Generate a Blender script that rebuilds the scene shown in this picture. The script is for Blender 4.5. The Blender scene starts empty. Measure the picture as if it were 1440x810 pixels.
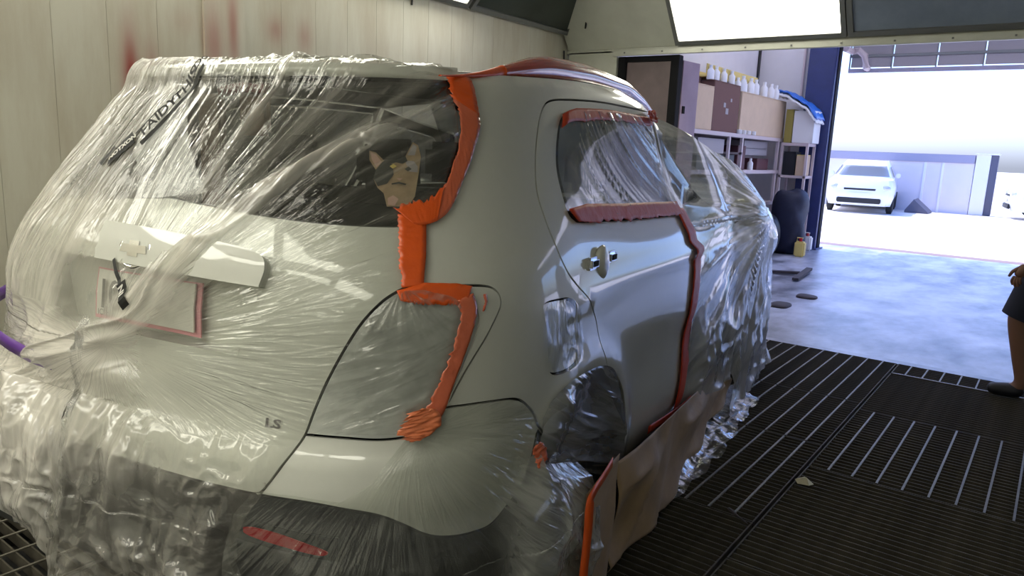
import bpy, bmesh, math, random
import numpy as np
from math import *
from mathutils import Vector, Matrix
from mathutils.geometry import delaunay_2d_cdt
random.seed(7)
SC=bpy.context.scene; COL=SC.collection
# ---------------------------------------------------------------- camera
RY=radians(11.145)                    # the car stands turned by this angle in the booth
CAM=(1.7274,-.8017,1.3684)
cd=bpy.data.cameras.new('camera'); cam=bpy.data.objects.new('camera',cd); COL.objects.link(cam)
def cam_axes(yaw,p,r):
    fwd=np.array([-sin(yaw)*cos(p),cos(yaw)*cos(p),-sin(p)]); right=np.array([cos(yaw),sin(yaw),0]); up=np.cross(right,fwd)
    return cos(r)*right+sin(r)*up, cos(r)*up-sin(r)*right, fwd
_r,_u,_f=cam_axes(radians(36.321),radians(10.784),radians(2.4535))
cam.matrix_world=Matrix(((_r[0],_u[0],-_f[0],CAM[0]),(_r[1],_u[1],-_f[1],CAM[1]),(_r[2],_u[2],-_f[2],CAM[2]),(0,0,0,1)))
cd.sensor_width=36; cd.lens=1038.27/1440*36; cd.clip_start=.02; cd.clip_end=300
SC.camera=cam
# ---------------------------------------------------------------- light
SKY_STRENGTH=.38; SUN=4; LAMP=7.4
SC.view_settings.view_transform='Standard'; SC.view_settings.look='None'; SC.view_settings.gamma=1; SC.view_settings.use_curve_mapping=False
SC.view_settings.exposure=0.32
w=bpy.data.worlds.new('sky'); SC.world=w; w.use_nodes=True
wn=w.node_tree; bg=wn.nodes['Background']; st=wn.nodes.new('ShaderNodeTexSky')
st.sky_type='NISHITA'; st.sun_disc=False; st.sun_elevation=radians(52); st.sun_rotation=radians(-60); st.dust_density=2.5; st.ozone_density=3
tn=wn.nodes.new('ShaderNodeMix'); tn.data_type='RGBA'; tn.blend_type='MULTIPLY'; tn.inputs[0].default_value=1; tn.inputs[7].default_value=(.70,.84,1.30,1)
wn.links.new(st.outputs[0],tn.inputs[6]); wn.links.new(tn.outputs[2],bg.inputs[0]); bg.inputs[1].default_value=SKY_STRENGTH
sd=bpy.data.lights.new('sun','SUN'); so=bpy.data.objects.new('sun',sd); COL.objects.link(so)
sd.energy=SUN; sd.angle=radians(.6); sd.color=(1,.95,.88)
so.rotation_euler=Vector((.62,-.06,-1.0)).to_track_quat('-Z','Y').to_euler(); so.location=(-8,20,12)
# ---------------------------------------------------------------- materials
def nodes(name):
    m=bpy.data.materials.new(name); m.use_nodes=True; n=m.node_tree
    return m,n,n.nodes['Principled BSDF'],n.nodes['Material Output']
def N(n,t,**k):
    x=n.nodes.new('ShaderNode'+t)
    for a,b in k.items():
        if a.startswith('i_'): x.inputs[a[2:].replace('_',' ')].default_value=b
        else: setattr(x,a,b)
    return x
def mat(name,col,rough=.5,metal=0,noise=0,scale=8,bump=0,bscale=60,coat=0,spec=.5,emit=None,estr=0,trans=0,col2=None,stretch=None):
    m,n,b,o=nodes(name)
    b.inputs['Base Color'].default_value=(*col,1); b.inputs['Roughness'].default_value=rough; b.inputs['Metallic'].default_value=metal
    b.inputs['Specular IOR Level'].default_value=spec; b.inputs['Coat Weight'].default_value=coat; b.inputs['Coat Roughness'].default_value=.04
    if trans: b.inputs['Transmission Weight'].default_value=trans
    if emit: b.inputs['Emission Color'].default_value=(*emit,1); b.inputs['Emission Strength'].default_value=estr
    if noise or bump:
        tc=N(n,'TexCoord'); mp=N(n,'Mapping'); n.links.new(tc.outputs['Object'],mp.inputs[0])
        if stretch: mp.inputs['Scale'].default_value=stretch
    if noise:
        t=N(n,'TexNoise',i_Scale=scale,i_Detail=6,i_Roughness=.6); n.links.new(mp.outputs[0],t.inputs['Vector'])
        r=N(n,'ValToRGB'); c2=col2 or tuple(max(0,c*(1-noise)) for c in col)
        r.color_ramp.elements[0].color=(*c2,1); r.color_ramp.elements[1].color=(*col,1); r.color_ramp.elements[0].position=.33; r.color_ramp.elements[1].position=.66
        n.links.new(t.outputs[0],r.inputs[0]); n.links.new(r.outputs[0],b.inputs['Base Color'])
    if bump:
        t=N(n,'TexNoise',i_Scale=bscale,i_Detail=4); n.links.new(mp.outputs[0],t.inputs['Vector'])
        bp=N(n,'Bump',i_Strength=bump,i_Distance=.01); n.links.new(t.outputs[0],bp.inputs['Height']); n.links.new(bp.outputs[0],b.inputs['Normal'])
    return m
def film_mat(name,haze=1.,tint=(.93,.94,.92),bump=.6,gl=.10,milk=(.84,.80,.74),sc=(26,4),crk=1.):
    """thin plastic film: clear, glossy where it turns edge-on or creases, milky where the attribute 'haze' says it is bunched"""
    m,n,b,o=nodes(name); n.nodes.remove(b); L=n.links.new
    uv=N(n,'UVMap',uv_map='wrinkle'); mp=N(n,'Mapping'); mp.inputs['Scale'].default_value=(sc[0],sc[1],1); L(uv.outputs[0],mp.inputs[0])
    t1=N(n,'TexNoise',i_Scale=1.,i_Detail=3,i_Roughness=.5,i_Distortion=.4); L(mp.outputs[0],t1.inputs['Vector']); la=N(n,'Attribute',attribute_name='line')
    ab=N(n,'Math',operation='SUBTRACT'); L(t1.outputs[0],ab.inputs[0]); ab.inputs[1].default_value=.5
    ab2=N(n,'Math',operation='ABSOLUTE'); L(ab.outputs[0],ab2.inputs[0])
    v=N(n,'TexNoise',i_Scale=16.*crk,i_Detail=2,i_Distortion=1.5); L(uv.outputs[0],v.inputs['Vector'])
    cr=N(n,'Attribute',attribute_name='crumple'); hz=N(n,'Attribute',attribute_name='haze')
    s1=N(n,'Math',operation='MULTIPLY'); L(v.outputs[0],s1.inputs[0]); L(cr.outputs['Fac'],s1.inputs[1])
    s2=N(n,'Math',operation='MULTIPLY_ADD'); L(ab2.outputs[0],s2.inputs[0]); LL=N(n,'Math',operation='MULTIPLY'); L(la.outputs['Fac'],LL.inputs[0]); LL.inputs[1].default_value=-1.6; L(LL.outputs[0],s2.inputs[1]); L(s1.outputs[0],s2.inputs[2])
    bp=N(n,'Bump',i_Strength=bump,i_Distance=.012); L(s2.outputs[0],bp.inputs['Height'])
    lw=N(n,'LayerWeight',i_Blend=.5); L(bp.outputs[0],lw.inputs['Normal'])
    p=N(n,'Math',operation='POWER'); L(lw.outputs['Facing'],p.inputs[0]); p.inputs[1].default_value=3.2
    f=N(n,'Math',operation='MULTIPLY_ADD',use_clamp=True); L(p.outputs[0],f.inputs[0]); f.inputs[1].default_value=.75; f.inputs[2].default_value=gl
    tr=N(n,'BsdfTransparent'); tr.inputs[0].default_value=(*tint,1)
    gy=N(n,'BsdfGlossy',i_Roughness=.12); gy.inputs[0].default_value=(.95,.95,.95,1); L(bp.outputs[0],gy.inputs['Normal'])
    df=N(n,'BsdfDiffuse'); df.inputs[0].default_value=(*milk,1); L(bp.outputs[0],df.inputs['Normal'])
    tl=N(n,'BsdfTranslucent'); tl.inputs[0].default_value=(*milk,1); L(bp.outputs[0],tl.inputs['Normal'])
    md=N(n,'MixShader'); md.inputs[0].default_value=.3; L(df.outputs[0],md.inputs[1]); L(tl.outputs[0],md.inputs[2])
    hm=N(n,'Math',operation='MULTIPLY',use_clamp=True); L(hz.outputs['Fac'],hm.inputs[0]); hm.inputs[1].default_value=haze
    hr=N(n,'MapRange',i_From_Min=0.,i_From_Max=.16,i_To_Min=1.25,i_To_Max=.75); L(ab2.outputs[0],hr.inputs[0])
    h2=N(n,'Math',operation='MULTIPLY',use_clamp=True); L(hm.outputs[0],h2.inputs[0]); L(hr.outputs[0],h2.inputs[1])
    m1=N(n,'MixShader'); L(h2.outputs[0],m1.inputs[0]); L(tr.outputs[0],m1.inputs[1]); L(md.outputs[0],m1.inputs[2])
    m2=N(n,'MixShader'); L(f.outputs[0],m2.inputs[0]); L(m1.outputs[0],m2.inputs[1]); L(gy.outputs[0],m2.inputs[2])
    L(m2.outputs[0],o.inputs['Surface']); return m
def wall_mat():
    """pale painted booth panels, mottled in upright streaks, with blots of red overspray"""
    m,n,b,o=nodes('booth_wall_paint'); L=n.links.new
    tc=N(n,'NewGeometry'); mp=N(n,'Mapping'); L(tc.outputs['Position'],mp.inputs[0]); mp.inputs['Scale'].default_value=(1,1,.16)
    t=N(n,'TexNoise',i_Scale=5.,i_Detail=7,i_Roughness=.65); L(mp.outputs[0],t.inputs['Vector'])
    r=N(n,'ValToRGB'); r.color_ramp.elements[0].position=.36; r.color_ramp.elements[0].color=(.50,.46,.37,1); r.color_ramp.elements[1].position=.6; r.color_ramp.elements[1].color=(.60,.585,.50,1); L(t.outputs[0],r.inputs[0])
    L(r.outputs[0],b.inputs['Base Color']); b.inputs['Roughness'].default_value=.32
    cur=r.outputs[0]
    t2=N(n,'TexNoise',i_Scale=3.,i_Detail=3); L(tc.outputs['Position'],t2.inputs['Vector'])
    # overspray blots: (y, z, half width, half height, strength)
    for (y,z,sy,sz,k) in ((1.04,1.60,.034,.20,1.),(1.145,1.69,.03,.10,.4),(1.47,1.83,.045,.16,.55),(1.585,1.93,.028,.20,.60),(1.86,1.955,.05,.06,.4),(2.06,1.95,.04,.07,.36),(1.32,1.92,.06,.05,.12)):
        sp=N(n,'SeparateXYZ'); L(tc.outputs['Position'],sp.inputs[0])
        def q(i,c,s):
            a=N(n,'Math',operation='SUBTRACT'); L(sp.outputs[i],a.inputs[0]); a.inputs[1].default_value=c
            d=N(n,'Math',operation='DIVIDE'); L(a.outputs[0],d.inputs[0]); d.inputs[1].default_value=s
            e=N(n,'Math',operation='POWER'); ab=N(n,'Math',operation='ABSOLUTE'); L(d.outputs[0],ab.inputs[0]); L(ab.outputs[0],e.inputs[0]); e.inputs[1].default_value=2; return e
        e1,e2=q(1,y,sy),q(2,z,sz); s=N(n,'Math',operation='ADD'); L(e1.outputs[0],s.inputs[0]); L(e2.outputs[0],s.inputs[1])
        ng=N(n,'Math',operation='MULTIPLY'); L(s.outputs[0],ng.inputs[0]); ng.inputs[1].default_value=-.7
        ex=N(n,'Math',operation='EXPONENT'); L(ng.outputs[0],ex.inputs[0])
        kk=N(n,'Math',operation='MULTIPLY',use_clamp=True); L(ex.outputs[0],kk.inputs[0]); kk.inputs[1].default_value=k
        mx=N(n,'Mix',data_type='RGBA'); L(kk.outputs[0],mx.inputs[0]); L(cur,mx.inputs[6]); mx.inputs[7].default_value=(.30,.035,.03,1); cur=mx.outputs[2]
    L(cur,b.inputs['Base Color']); return m
def emit_mat(name,col,s):
    m,n,b,o=nodes(name); n.nodes.remove(b); e=N(n,'Emission'); e.inputs[0].default_value=(*col,1); e.inputs[1].default_value=s
    n.links.new(e.outputs[0],o.inputs[0]); return m
M=dict(
 wall=wall_mat(),
 panelwall=mat('booth_end_paint',(.66,.67,.59),.35,noise=.12,scale=4),
 whitewall=mat('workshop_wall_paint',(.72,.70,.70),.6,noise=.08,scale=2),
 ceil=mat('ceiling_paint',(.55,.55,.50),.5),
 concrete=mat('concrete_floor',(.56,.59,.71),.36,noise=.78,scale=2.4,bump=.12,bscale=14,spec=.5,stretch=(1,.6,1)),
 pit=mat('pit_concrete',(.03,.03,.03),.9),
 grate=mat('grate_steel',(.085,.075,.058),.7,spec=.25,metal=.1,noise=.4,scale=14),
 rod=mat('rod_steel',(.19,.175,.145),.5,metal=.3,noise=.3,scale=30),
 frame=mat('fixture_frame',(.20,.205,.20),.4,metal=.3),
 darkpanel=mat('dark_panel',(.045,.058,.05),.35,noise=.5,scale=2,col2=(.02,.025,.022)),
 sidewall=mat('side_wall_grey',(.24,.25,.24),.5),
 added_skylight=mat('added_roof_sheet',(.9,.88,.85),.5),
 bluepanel=mat('grey_blue_glass',(.30,.36,.46),.25,noise=.3,scale=2),
 tube=emit_mat('lamp_diffuser',(1,.97,.82),LAMP),
 black=mat('black_rubber',(.012,.012,.013),.5),
 darkframe=mat('dark_post_paint',(.014,.014,.017),.75,spec=.15),
 leaf=mat('door_leaf_paint',(.23,.17,.18),.5,noise=.3,scale=3),
 leaf2=mat('door_leaf_lit_purple',(.50,.36,.46),.5,noise=.15,scale=4),  # purple daylight on the open leaf is put into its colour
 blue=mat('blue_post_paint',(.035,.05,.17),.4,noise=.3,scale=4),
 paint=mat('pearl_white_paint',(.64,.645,.595),.34,coat=1.,spec=.4,noise=.02,scale=40),
 clad=mat('black_cladding',(.018,.018,.02),.45,bump=.15,bscale=300),
 under=mat('dark_body_lining',(.012,.012,.012),.9),  # near-black matt lining behind the gaps, under the car and inside
 glass=mat('tinted_glass',(.012,.013,.014),.03,spec=.55),
 lampred=mat('lamp_housing',(.09,.10,.10),.2,coat=.6,noise=.3,scale=7),
 lampclear=mat('lamp_lens',(.78,.79,.77),.22,coat=.5,metal=.2,noise=.6,scale=1.6),
 chrome=mat('chrome',(.75,.75,.75),.08,metal=1.),
 tyre=mat('tyre_rubber',(.015,.015,.015),.75),
 alloy=mat('alloy_rim',(.45,.45,.46),.3,metal=.9),
 red=mat('red_reflector',(.35,.01,.015),.25,coat=.5),
 plate=mat('plate_white',(.72,.70,.66),.45),
 pink=mat('plate_pink',(.75,.33,.38),.5),
 letter=mat('letter_grey',(.13,.12,.12),.5),
 ink=mat('print_black',(.008,.008,.008),.6),
 inkw=mat('print_white',(.75,.74,.70),.6),
 seat=mat('seat_fabric',(.16,.165,.155),.9,bump=.2,bscale=200),
 beige=mat('slab_beige',(.62,.42,.33),.8,noise=.2,scale=6),
 orange=mat('orange_tape',(.78,.105,.012),.38,bump=.22,bscale=38,coat=.15),
 redtape=mat('red_orange_tape',(.60,.060,.020),.45,bump=.25,bscale=30,spec=.3),
 railtape=mat('glossy_rail_tape',(.52,.055,.020),.2,bump=.1,bscale=20,coat=.8),
 dulltape=mat('tape_under_film',(.68,.15,.07),.24,bump=.3,bscale=28,coat=.6),
 palet=mat('pale_orange_tape',(.80,.22,.09),.35,bump=.4,bscale=30,coat=.2),
 purple=mat('purple_ribbon',(.115,.022,.30),.35,coat=.3),
 paper=mat('kraft_paper',(.42,.29,.17),.65,noise=.22,scale=9,bump=.15,bscale=22),
 carton=mat('carton_board',(.66,.50,.34),.8,noise=.08,scale=6),
 cartond=mat('carton_dark_side',(.16,.075,.06),.8),
 yellow=mat('yellow_tray',(.70,.55,.17),.6),
 white=mat('white_plastic',(.80,.80,.80),.35),
 rack=mat('rack_steel',(.62,.52,.52),.5),
 bin=mat('black_bin',(.01,.01,.013),.5),
 maroon=mat('maroon_box',(.10,.03,.035),.6),
 bluebag=mat('blue_plastic',(.03,.16,.62),.3),
 navy=mat('navy_cover',(.012,.016,.045),.6,noise=.4,scale=6),
 greyb=mat('grey_box',(.36,.33,.34),.6),
 olive=mat('olive_board',(.33,.27,.06),.7),
 stick=mat('dark_wood',(.05,.04,.045),.7),
 scrap=mat('scrap_paper',(.62,.58,.42),.7),
 yard=mat('yard_concrete',(.78,.72,.66),.8,noise=.06,scale=1),
 kerb=mat('kerb_paint',(.24,.165,.15),.7),
 outwall=mat('yard_wall_plaster',(.80,.74,.78),.8,noise=.05,scale=1),
 outdark=mat('yard_wall_cap',(.36,.34,.42),.7),
 gate=mat('gate_post_paint',(.85,.83,.84),.6),
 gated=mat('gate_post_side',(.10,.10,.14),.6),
 carwhite=mat('white_car_paint',(.85,.85,.85),.25,coat=1.),
 skin=mat('skin',(.20,.10,.065),.5),
 cloth=mat('navy_cloth',(.014,.016,.035),.85),
 shoe=mat('dark_shoe',(.012,.013,.02),.6),
 hair=mat('black_hair',(.01,.008,.007),.6),
 sheet=mat('lintel_sheet',(.62,.60,.62),.4,trans=.35),
)
def glass_mat(name,tint,ior=1.5):
    m,n,b,o=nodes(name); n.nodes.remove(b); L=n.links.new; lw=N(n,'LayerWeight',i_Blend=.5); p=N(n,'Math',operation='POWER'); L(lw.outputs['Facing'],p.inputs[0]); p.inputs[1].default_value=4.
    f=N(n,'Math',operation='MULTIPLY_ADD',use_clamp=True); L(p.outputs[0],f.inputs[0]); f.inputs[1].default_value=.9; f.inputs[2].default_value=.045
    t=N(n,'BsdfTransparent'); t.inputs[0].default_value=(*tint,1); g=N(n,'BsdfGlossy',i_Roughness=.02); g.inputs[0].default_value=(1,1,1,1); x=N(n,'MixShader'); L(f.outputs[0],x.inputs[0]); L(t.outputs[0],x.inputs[1]); L(g.outputs[0],x.inputs[2]); L(x.outputs[0],o.inputs[0]); return m
M['rearglass']=glass_mat('rear_window_glass',(.42,.43,.42)); M['glass']=glass_mat('side_window_glass',(.30,.31,.31))
M['catfur']=mat('cat_print_tan',(.42,.30,.19),.6,noise=.3,scale=30); M['catdark']=mat('cat_print_dark',(.06,.06,.055),.6); M['catpink']=mat('cat_print_pink',(.55,.36,.30),.6)
_m,_n,_b,_o=nodes('added_translucent_sheet'); _n.nodes.remove(_b); _t=N(_n,'BsdfTranslucent'); _t.inputs[0].default_value=(.80,.76,.72,1); _n.links.new(_t.outputs[0],_o.inputs[0]); M['added_skylight']=_m
M['film']=film_mat('masking_film',1.,bump=1.3,gl=.055)
M['clearfilm']=film_mat('clear_film',1.,bump=.75,gl=.05,sc=(20,5),milk=(.72,.73,.70))
M['archfilm']=film_mat('grey_film',1.,bump=.7,gl=.13,milk=(.40,.41,.43),sc=(16,4),tint=(.7,.71,.72))
M['frontfilm']=film_mat('silver_film',1.,bump=.6,gl=.10,milk=(.74,.75,.78),sc=(12,4))
# ---------------------------------------------------------------- object helpers
def link(name,me,parent=None):
    o=bpy.data.objects.new(name,me); COL.objects.link(o); o.parent=parent; return o
def tag(o,label=None,cat=None,group=None,kind=None):
    for k,v in (('label',label),('category',cat),('group',group),('kind',kind)):
        if v: o[k]=v
    return o
def empty(name,loc,rz=0,label=None,cat=None,group=None):
    o=link(name,None); o.location=loc; o.rotation_euler=(0,0,rz); o.empty_display_size=.1; return tag(o,label,cat,group)
CR=Matrix.Rotation(RY,4,'Z')
def mk(name,V,F,m,parent=None,smooth=True,normals=None,center=None,uv=None,attrs=None):
    """one mesh object; a top-level one gets its origin at the bottom centre of what it is"""
    V=np.asarray(V,float)
    off=np.zeros(3)
    if center=='car':                                    # given in car axes, stands free in the booth
        V=V@np.array(CR.to_3x3()).T
        if normals is not None: normals=np.asarray(normals)@np.array(CR.to_3x3()).T
    if parent is not None and parent.get('kind')=='structure': V=V-np.array(parent.location)
    if parent is None:
        off=np.array([(V[:,0].min()+V[:,0].max())/2,(V[:,1].min()+V[:,1].max())/2,V[:,2].min()]); V=V-off
    me=bpy.data.meshes.new(name); me.from_pydata(V.tolist(),[],[list(map(int,f)) for f in F]); me.update()
    if smooth: me.polygons.foreach_set('use_smooth',[True]*len(me.polygons))
    if uv is not None:
        l=me.uv_layers.new(name='wrinkle'); idx=np.empty(len(me.loops),int); me.loops.foreach_get('vertex_index',idx); l.data.foreach_set('uv',np.asarray(uv)[idx].ravel())
    for k,a in (attrs or {}).items():
        at=me.attributes.new(k,'FLOAT','POINT'); at.data.foreach_set('value',np.asarray(a,float))
    if normals is not None: me.normals_split_custom_set_from_vertices([tuple(x) for x in normals])
    for mm in (m if isinstance(m,(list,tuple)) else [m]): me.materials.append(mm)
    o=link(name,me,parent); o.location=off; return o
class MB:
    """collects boxes, tubes and lathes into one mesh"""
    def __init__(s): s.v=[]; s.f=[]
    def add(s,V,F):
        k=len(s.v); s.v+=[tuple(map(float,p)) for p in V]; s.f+=[[i+k for i in f] for f in F]; return s
    def box(s,x0,x1,y0,y1,z0,z1,b=0):
        if b<=0:
            V=[(x,y,z) for x in (x0,x1) for y in (y0,y1) for z in (z0,z1)]
            return s.add(V,[(0,1,3,2),(4,6,7,5),(0,4,5,1),(2,3,7,6),(0,2,6,4),(1,5,7,3)])
        bm=bmesh.new(); bmesh.ops.create_cube(bm,size=1)
        for v in bm.verts: v.co=((x0+x1)/2+v.co.x*(x1-x0),(y0+y1)/2+v.co.y*(y1-y0),(z0+z1)/2+v.co.z*(z1-z0))
        bmesh.ops.bevel(bm,geom=bm.edges[:],offset=b,segments=2,affect='EDGES'); bm.verts.index_update()
        s.add([v.co[:] for v in bm.verts],[[v.index for v in f.verts] for f in bm.faces]); bm.free(); return s
    def tube(s,pts,r,n=8,flat=1.):
        pts=[Vector(p) for p in pts]; rr=r if isinstance(r,(list,tuple)) else [r]*len(pts); k=len(s.v); up=Vector((0,0,1))
        for i,p in enumerate(pts):
            d=(pts[min(i+1,len(pts)-1)]-pts[max(i-1,0)]).normalized(); a=d.cross(up if abs(d.z)<.95 else Vector((1,0,0))).normalized(); b=a.cross(d)
            for j in range(n):
                t=2*pi*j/n; s.v.append(tuple(p+a*cos(t)*rr[i]+b*sin(t)*rr[i]*flat))
        for i in range(len(pts)-1):
            for j in range(n):
                a=k+i*n+j; b=k+i*n+(j+1)%n; s.f.append([a,b,b+n,a+n])
        s.f.append([k+j for j in range(n)][::-1]); s.f.append([k+(len(pts)-1)*n+j for j in range(n)]); return s
    def lathe(s,prof,c=(0,0,0),n=24,axis='z'):
        k=len(s.v)
        for r,h in prof:
            for j in range(n):
                t=2*pi*j/n; p=(r*cos(t),r*sin(t),h) if axis=='z' else (h,r*cos(t),r*sin(t))
                s.v.append((p[0]+c[0],p[1]+c[1],p[2]+c[2]))
        for i in range(len(prof)-1):
            for j in range(n):
                a=k+i*n+j; b=k+i*n+(j+1)%n; s.f.append([a,b,b+n,a+n])
        return s
    def blob(s,c,r,n=14,m=10,e=1.):
        k=len(s.v); sg=lambda x: (abs(x)**e)*(1 if x>=0 else -1)
        for i in range(m+1):
            p=-pi/2+pi*i/m
            for j in range(n):
                t=2*pi*j/n; s.v.append((c[0]+r[0]*sg(cos(p))*sg(cos(t)),c[1]+r[1]*sg(cos(p))*sg(sin(t)),c[2]+r[2]*sg(sin(p))))
        for i in range(m):
            for j in range(n):
                a=k+i*n+j; b=k+i*n+(j+1)%n; s.f.append([a,b,b+n,a+n])
        return s
    def build(s,name,m,parent=None,smooth=False,center=None):
        o=mk(name,s.v,s.f,m,parent,smooth,center=center); 
        if smooth:
            o.data.polygons.foreach_set('use_smooth',[True]*len(o.data.polygons))
            try: o.data.set_sharp_from_angle(angle=radians(40))
            except Exception: pass
        return o
def bx(name,m,x0,x1,y0,y1,z0,z1,parent=None,b=0): return MB().box(x0,x1,y0,y1,z0,z1,b).build(name,m,parent)
def struct(o): o['kind']='structure'; return o
def copy_tree(o,parent=None):
    c=o.copy(); COL.objects.link(c); c.parent=parent
    for ch in list(o.children): copy_tree(ch,c)
    return c
def text_mesh(s,size=1.,shear=0,bold=0):
    cu=bpy.data.curves.new('lettering','FONT'); cu.body=s; cu.size=size; cu.shear=shear; cu.offset=bold; cu.resolution_u=3
    o=bpy.data.objects.new('lettering',cu); COL.objects.link(o); bpy.context.view_layer.update()
    me=o.evaluated_get(bpy.context.evaluated_depsgraph_get()).to_mesh(); V=np.array([v.co[:2] for v in me.vertices]); F=[list(p.vertices) for p in me.polygons]
    o.to_mesh_clear(); bpy.data.objects.remove(o); bpy.data.curves.remove(cu); return V,F
# ---------------------------------------------------------------- noise
def _h(ix,iy,s):
    n=(ix.astype(np.int64)*374761393+iy.astype(np.int64)*668265263+s*2147483647)&0xffffffff
    n=((n^(n>>13))*1274126177)&0xffffffff; return ((n^(n>>16))&0xffffff)/float(0xffffff)
def vn(x,y,s=0):
    x,y=np.broadcast_arrays(np.asarray(x,float),np.asarray(y,float)); ix=np.floor(x); iy=np.floor(y); fx=x-ix; fy=y-iy; fx=fx*fx*(3-2*fx); fy=fy*fy*(3-2*fy); ix=ix.astype(np.int64); iy=iy.astype(np.int64)
    a=_h(ix,iy,s); b=_h(ix+1,iy,s); c=_h(ix,iy+1,s); d=_h(ix+1,iy+1,s)
    return (a*(1-fx)+b*fx)*(1-fy)+(c*(1-fx)+d*fx)*fy
def ridge(x,y,s=0,p=2.): return (1-np.abs(2*vn(x,y,s)-1))**p
# ---- car body surface: U runs from the rear centre round the right corner to the nose, V is the nominal height
NE=3.4
_ph=np.linspace(0,pi/2,4001)
_rx=.86*np.sin(_ph)**(2/NE); _ry=.75*np.cos(_ph)**(2/NE)
_al=np.concatenate([[0],np.cumsum(np.hypot(np.diff(_rx),np.diff(_ry)))])
UC=float(_al[-1]); US=2.55; UF=UC+US; UE=UF+UC     # corner, side, front corner
def tab(v,pts):
    p=np.array(pts); return np.interp(v,p[:,0],p[:,1])
def stab(v,pts):
    p=np.array(pts); x=p[:,0]; y=p[:,1]
    v=np.clip(v,x[0],x[-1]); i=np.clip(np.searchsorted(x,v,side='right')-1,0,len(x)-2)
    m=np.zeros(len(x)); d=np.diff(y)/np.diff(x); m[1:-1]=np.where(d[:-1]*d[1:]>0,2*d[:-1]*d[1:]/(d[:-1]+d[1:]+1e-12),0); m[0]=d[0]; m[-1]=d[-1]
    h=x[i+1]-x[i]; t=(v-x[i])/h
    return (2*t**3-3*t*t+1)*y[i]+(t**3-2*t*t+t)*h*m[i]+(-2*t**3+3*t*t)*y[i+1]+(t**3-t*t)*h*m[i+1]
W_=[(.20,.79),(.30,.832),(.45,.852),(.60,.862),(.78,.868),(.92,.860),(1.02,.846),(1.10,.822),(1.16,.795),(1.30,.730),(1.45,.678),(1.53,.648),(1.57,.617)]
YR_=[(.20,.12),(.30,.05),(.42,.01),(.58,.0),(.66,.015),(.72,.045),(.80,.058),(.98,.07),(1.08,.095),(1.15,.13),(1.25,.185),(1.40,.285),(1.52,.37),(1.57,.40)]
YF_=[(.20,4.05),(.40,4.2),(.70,4.2),(.90,4.1),(.97,3.9),(1.03,3.35),(1.10,3.12),(1.30,2.72),(1.45,2.42),(1.57,2.12)]
BC_=[(.2,.75),(1.0,.75),(1.2,.80),(1.57,.85)]
def smooth(a,b,x):
    t=np.clip((x-a)/(b-a),0,1); return t*t*(3-2*t)
WHY,WHZ,WHR=.835,.345,.40          # rear wheel centre and arch radius
def base(U,V):
    U=np.asarray(U,float); V=np.asarray(V,float)
    w=stab(V,W_); yr=stab(V,YR_); yf=stab(V,YF_); b=tab(V,BC_); bf=.62+.2*(V>9)
    s=np.clip(U,0,UC); ph=np.interp(s,_al,_ph)
    sx=np.sin(ph)**(2/NE); cx=np.cos(ph)**(2/NE)
    x=w*sx; y=yr+b-b*cx
    yfc=yf-bf
    side=U>UC; t=np.clip((U-UC)/US,0,1); y=np.where(side,yr+b+(yfc-yr-b)*t,y)
    fr=U>UF; s2=np.clip(UE-U,0,UC); ph2=np.interp(s2,_al,_ph)
    fx=w*np.sin(ph2)**(2/NE); fy=yfc+bf*np.cos(ph2)**(2/NE)
    x=np.where(fr,fx,x); y=np.where(fr,fy,y)
    z=V-.024*smooth(1.50,1.57,V)+smooth(1.05,1.55,V)*(.055*smooth(.3,1.5,y)-.03*smooth(2.0,3.2,y))
    # relief
    d=np.hypot(y-WHY,(z-WHZ)); 
    onside=smooth(.62,.82,x/np.maximum(w,.1))
    fl=.020*np.exp(-((d-WHR-.015)/.06)**2)*(z>.2)
    d2=np.hypot(y-3.38,(z-WHZ)); fl=fl+.020*np.exp(-((d2-WHR-.015)/.06)**2)
    sh=.010*np.exp(-((z-.955-.02*(y-1.0))/.03)**2)*smooth(.5,.9,y)*(1-smooth(3.2,3.8,y))
    dent=-.016*np.exp(-((z-.62)/.12)**2)*smooth(1.1,1.5,y)*(1-smooth(2.6,3.0,y))
    x=x*(1+smooth(.85,2.0,y)*(.085-.055*smooth(1.0,1.25,V)))+(fl+sh+dent)*onside
    return np.stack([x,y,z],-1)
def surf(U,V,off=0.):
    e=1e-3; P=base(U,V)
    du=base(np.asarray(U)+e,V)-base(np.asarray(U)-e*(np.asarray(U)>e),V); dv=base(U,np.asarray(V)+e)-base(U,np.asarray(V)-e)
    n=np.cross(du,dv); n/=np.linalg.norm(n,axis=-1,keepdims=True)+1e-12
    return P+n*np.asarray(off)[...,None], n

def uy(y,V,lo=0.,hi=None):
    hi=UE if hi is None else hi
    us=np.linspace(lo,hi,1200); ys=base(us,np.full_like(us,V))[:,1]
    i=int(np.argmin(abs(ys-y))); return float(us[i])
# ================================================================ the booth
WX,EY,RX,BY,CZ=-1.95,4.9,2.75,-3.6,2.72
def plain_wall(name,m,*b): return struct(bx(name,m,*b))
wl=plain_wall('wall_left',M['wall'],WX-.12,WX-.02,BY,EY+.1,-.05,CZ)
k=0; ye=[1.42-.24*i for i in range(20)][::-1]+[1.66+.24*i for i in range(14)]
for a,b in zip(ye[:-1],ye[1:]):
    if b>EY: b=EY
    pr=.016 if abs(a-1.42)<.01 else 0
    me_=MB().box(WX-.03,WX+pr,a+.0004,b-.0004,0,2.34,.001); me_.build('wall_panel',M['wall'],wl)
plain_wall('wall_right',M['sidewall'],RX,RX+.1,BY,EY+.1,-.05,CZ)
plain_wall('wall_back',M['panelwall'],WX-.1,RX+.1,BY-.1,BY,-.05,CZ)
plain_wall('ceiling',M['ceil'],WX-.1,RX+.1,BY-.1,EY+.1,CZ,CZ+.08)
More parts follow.
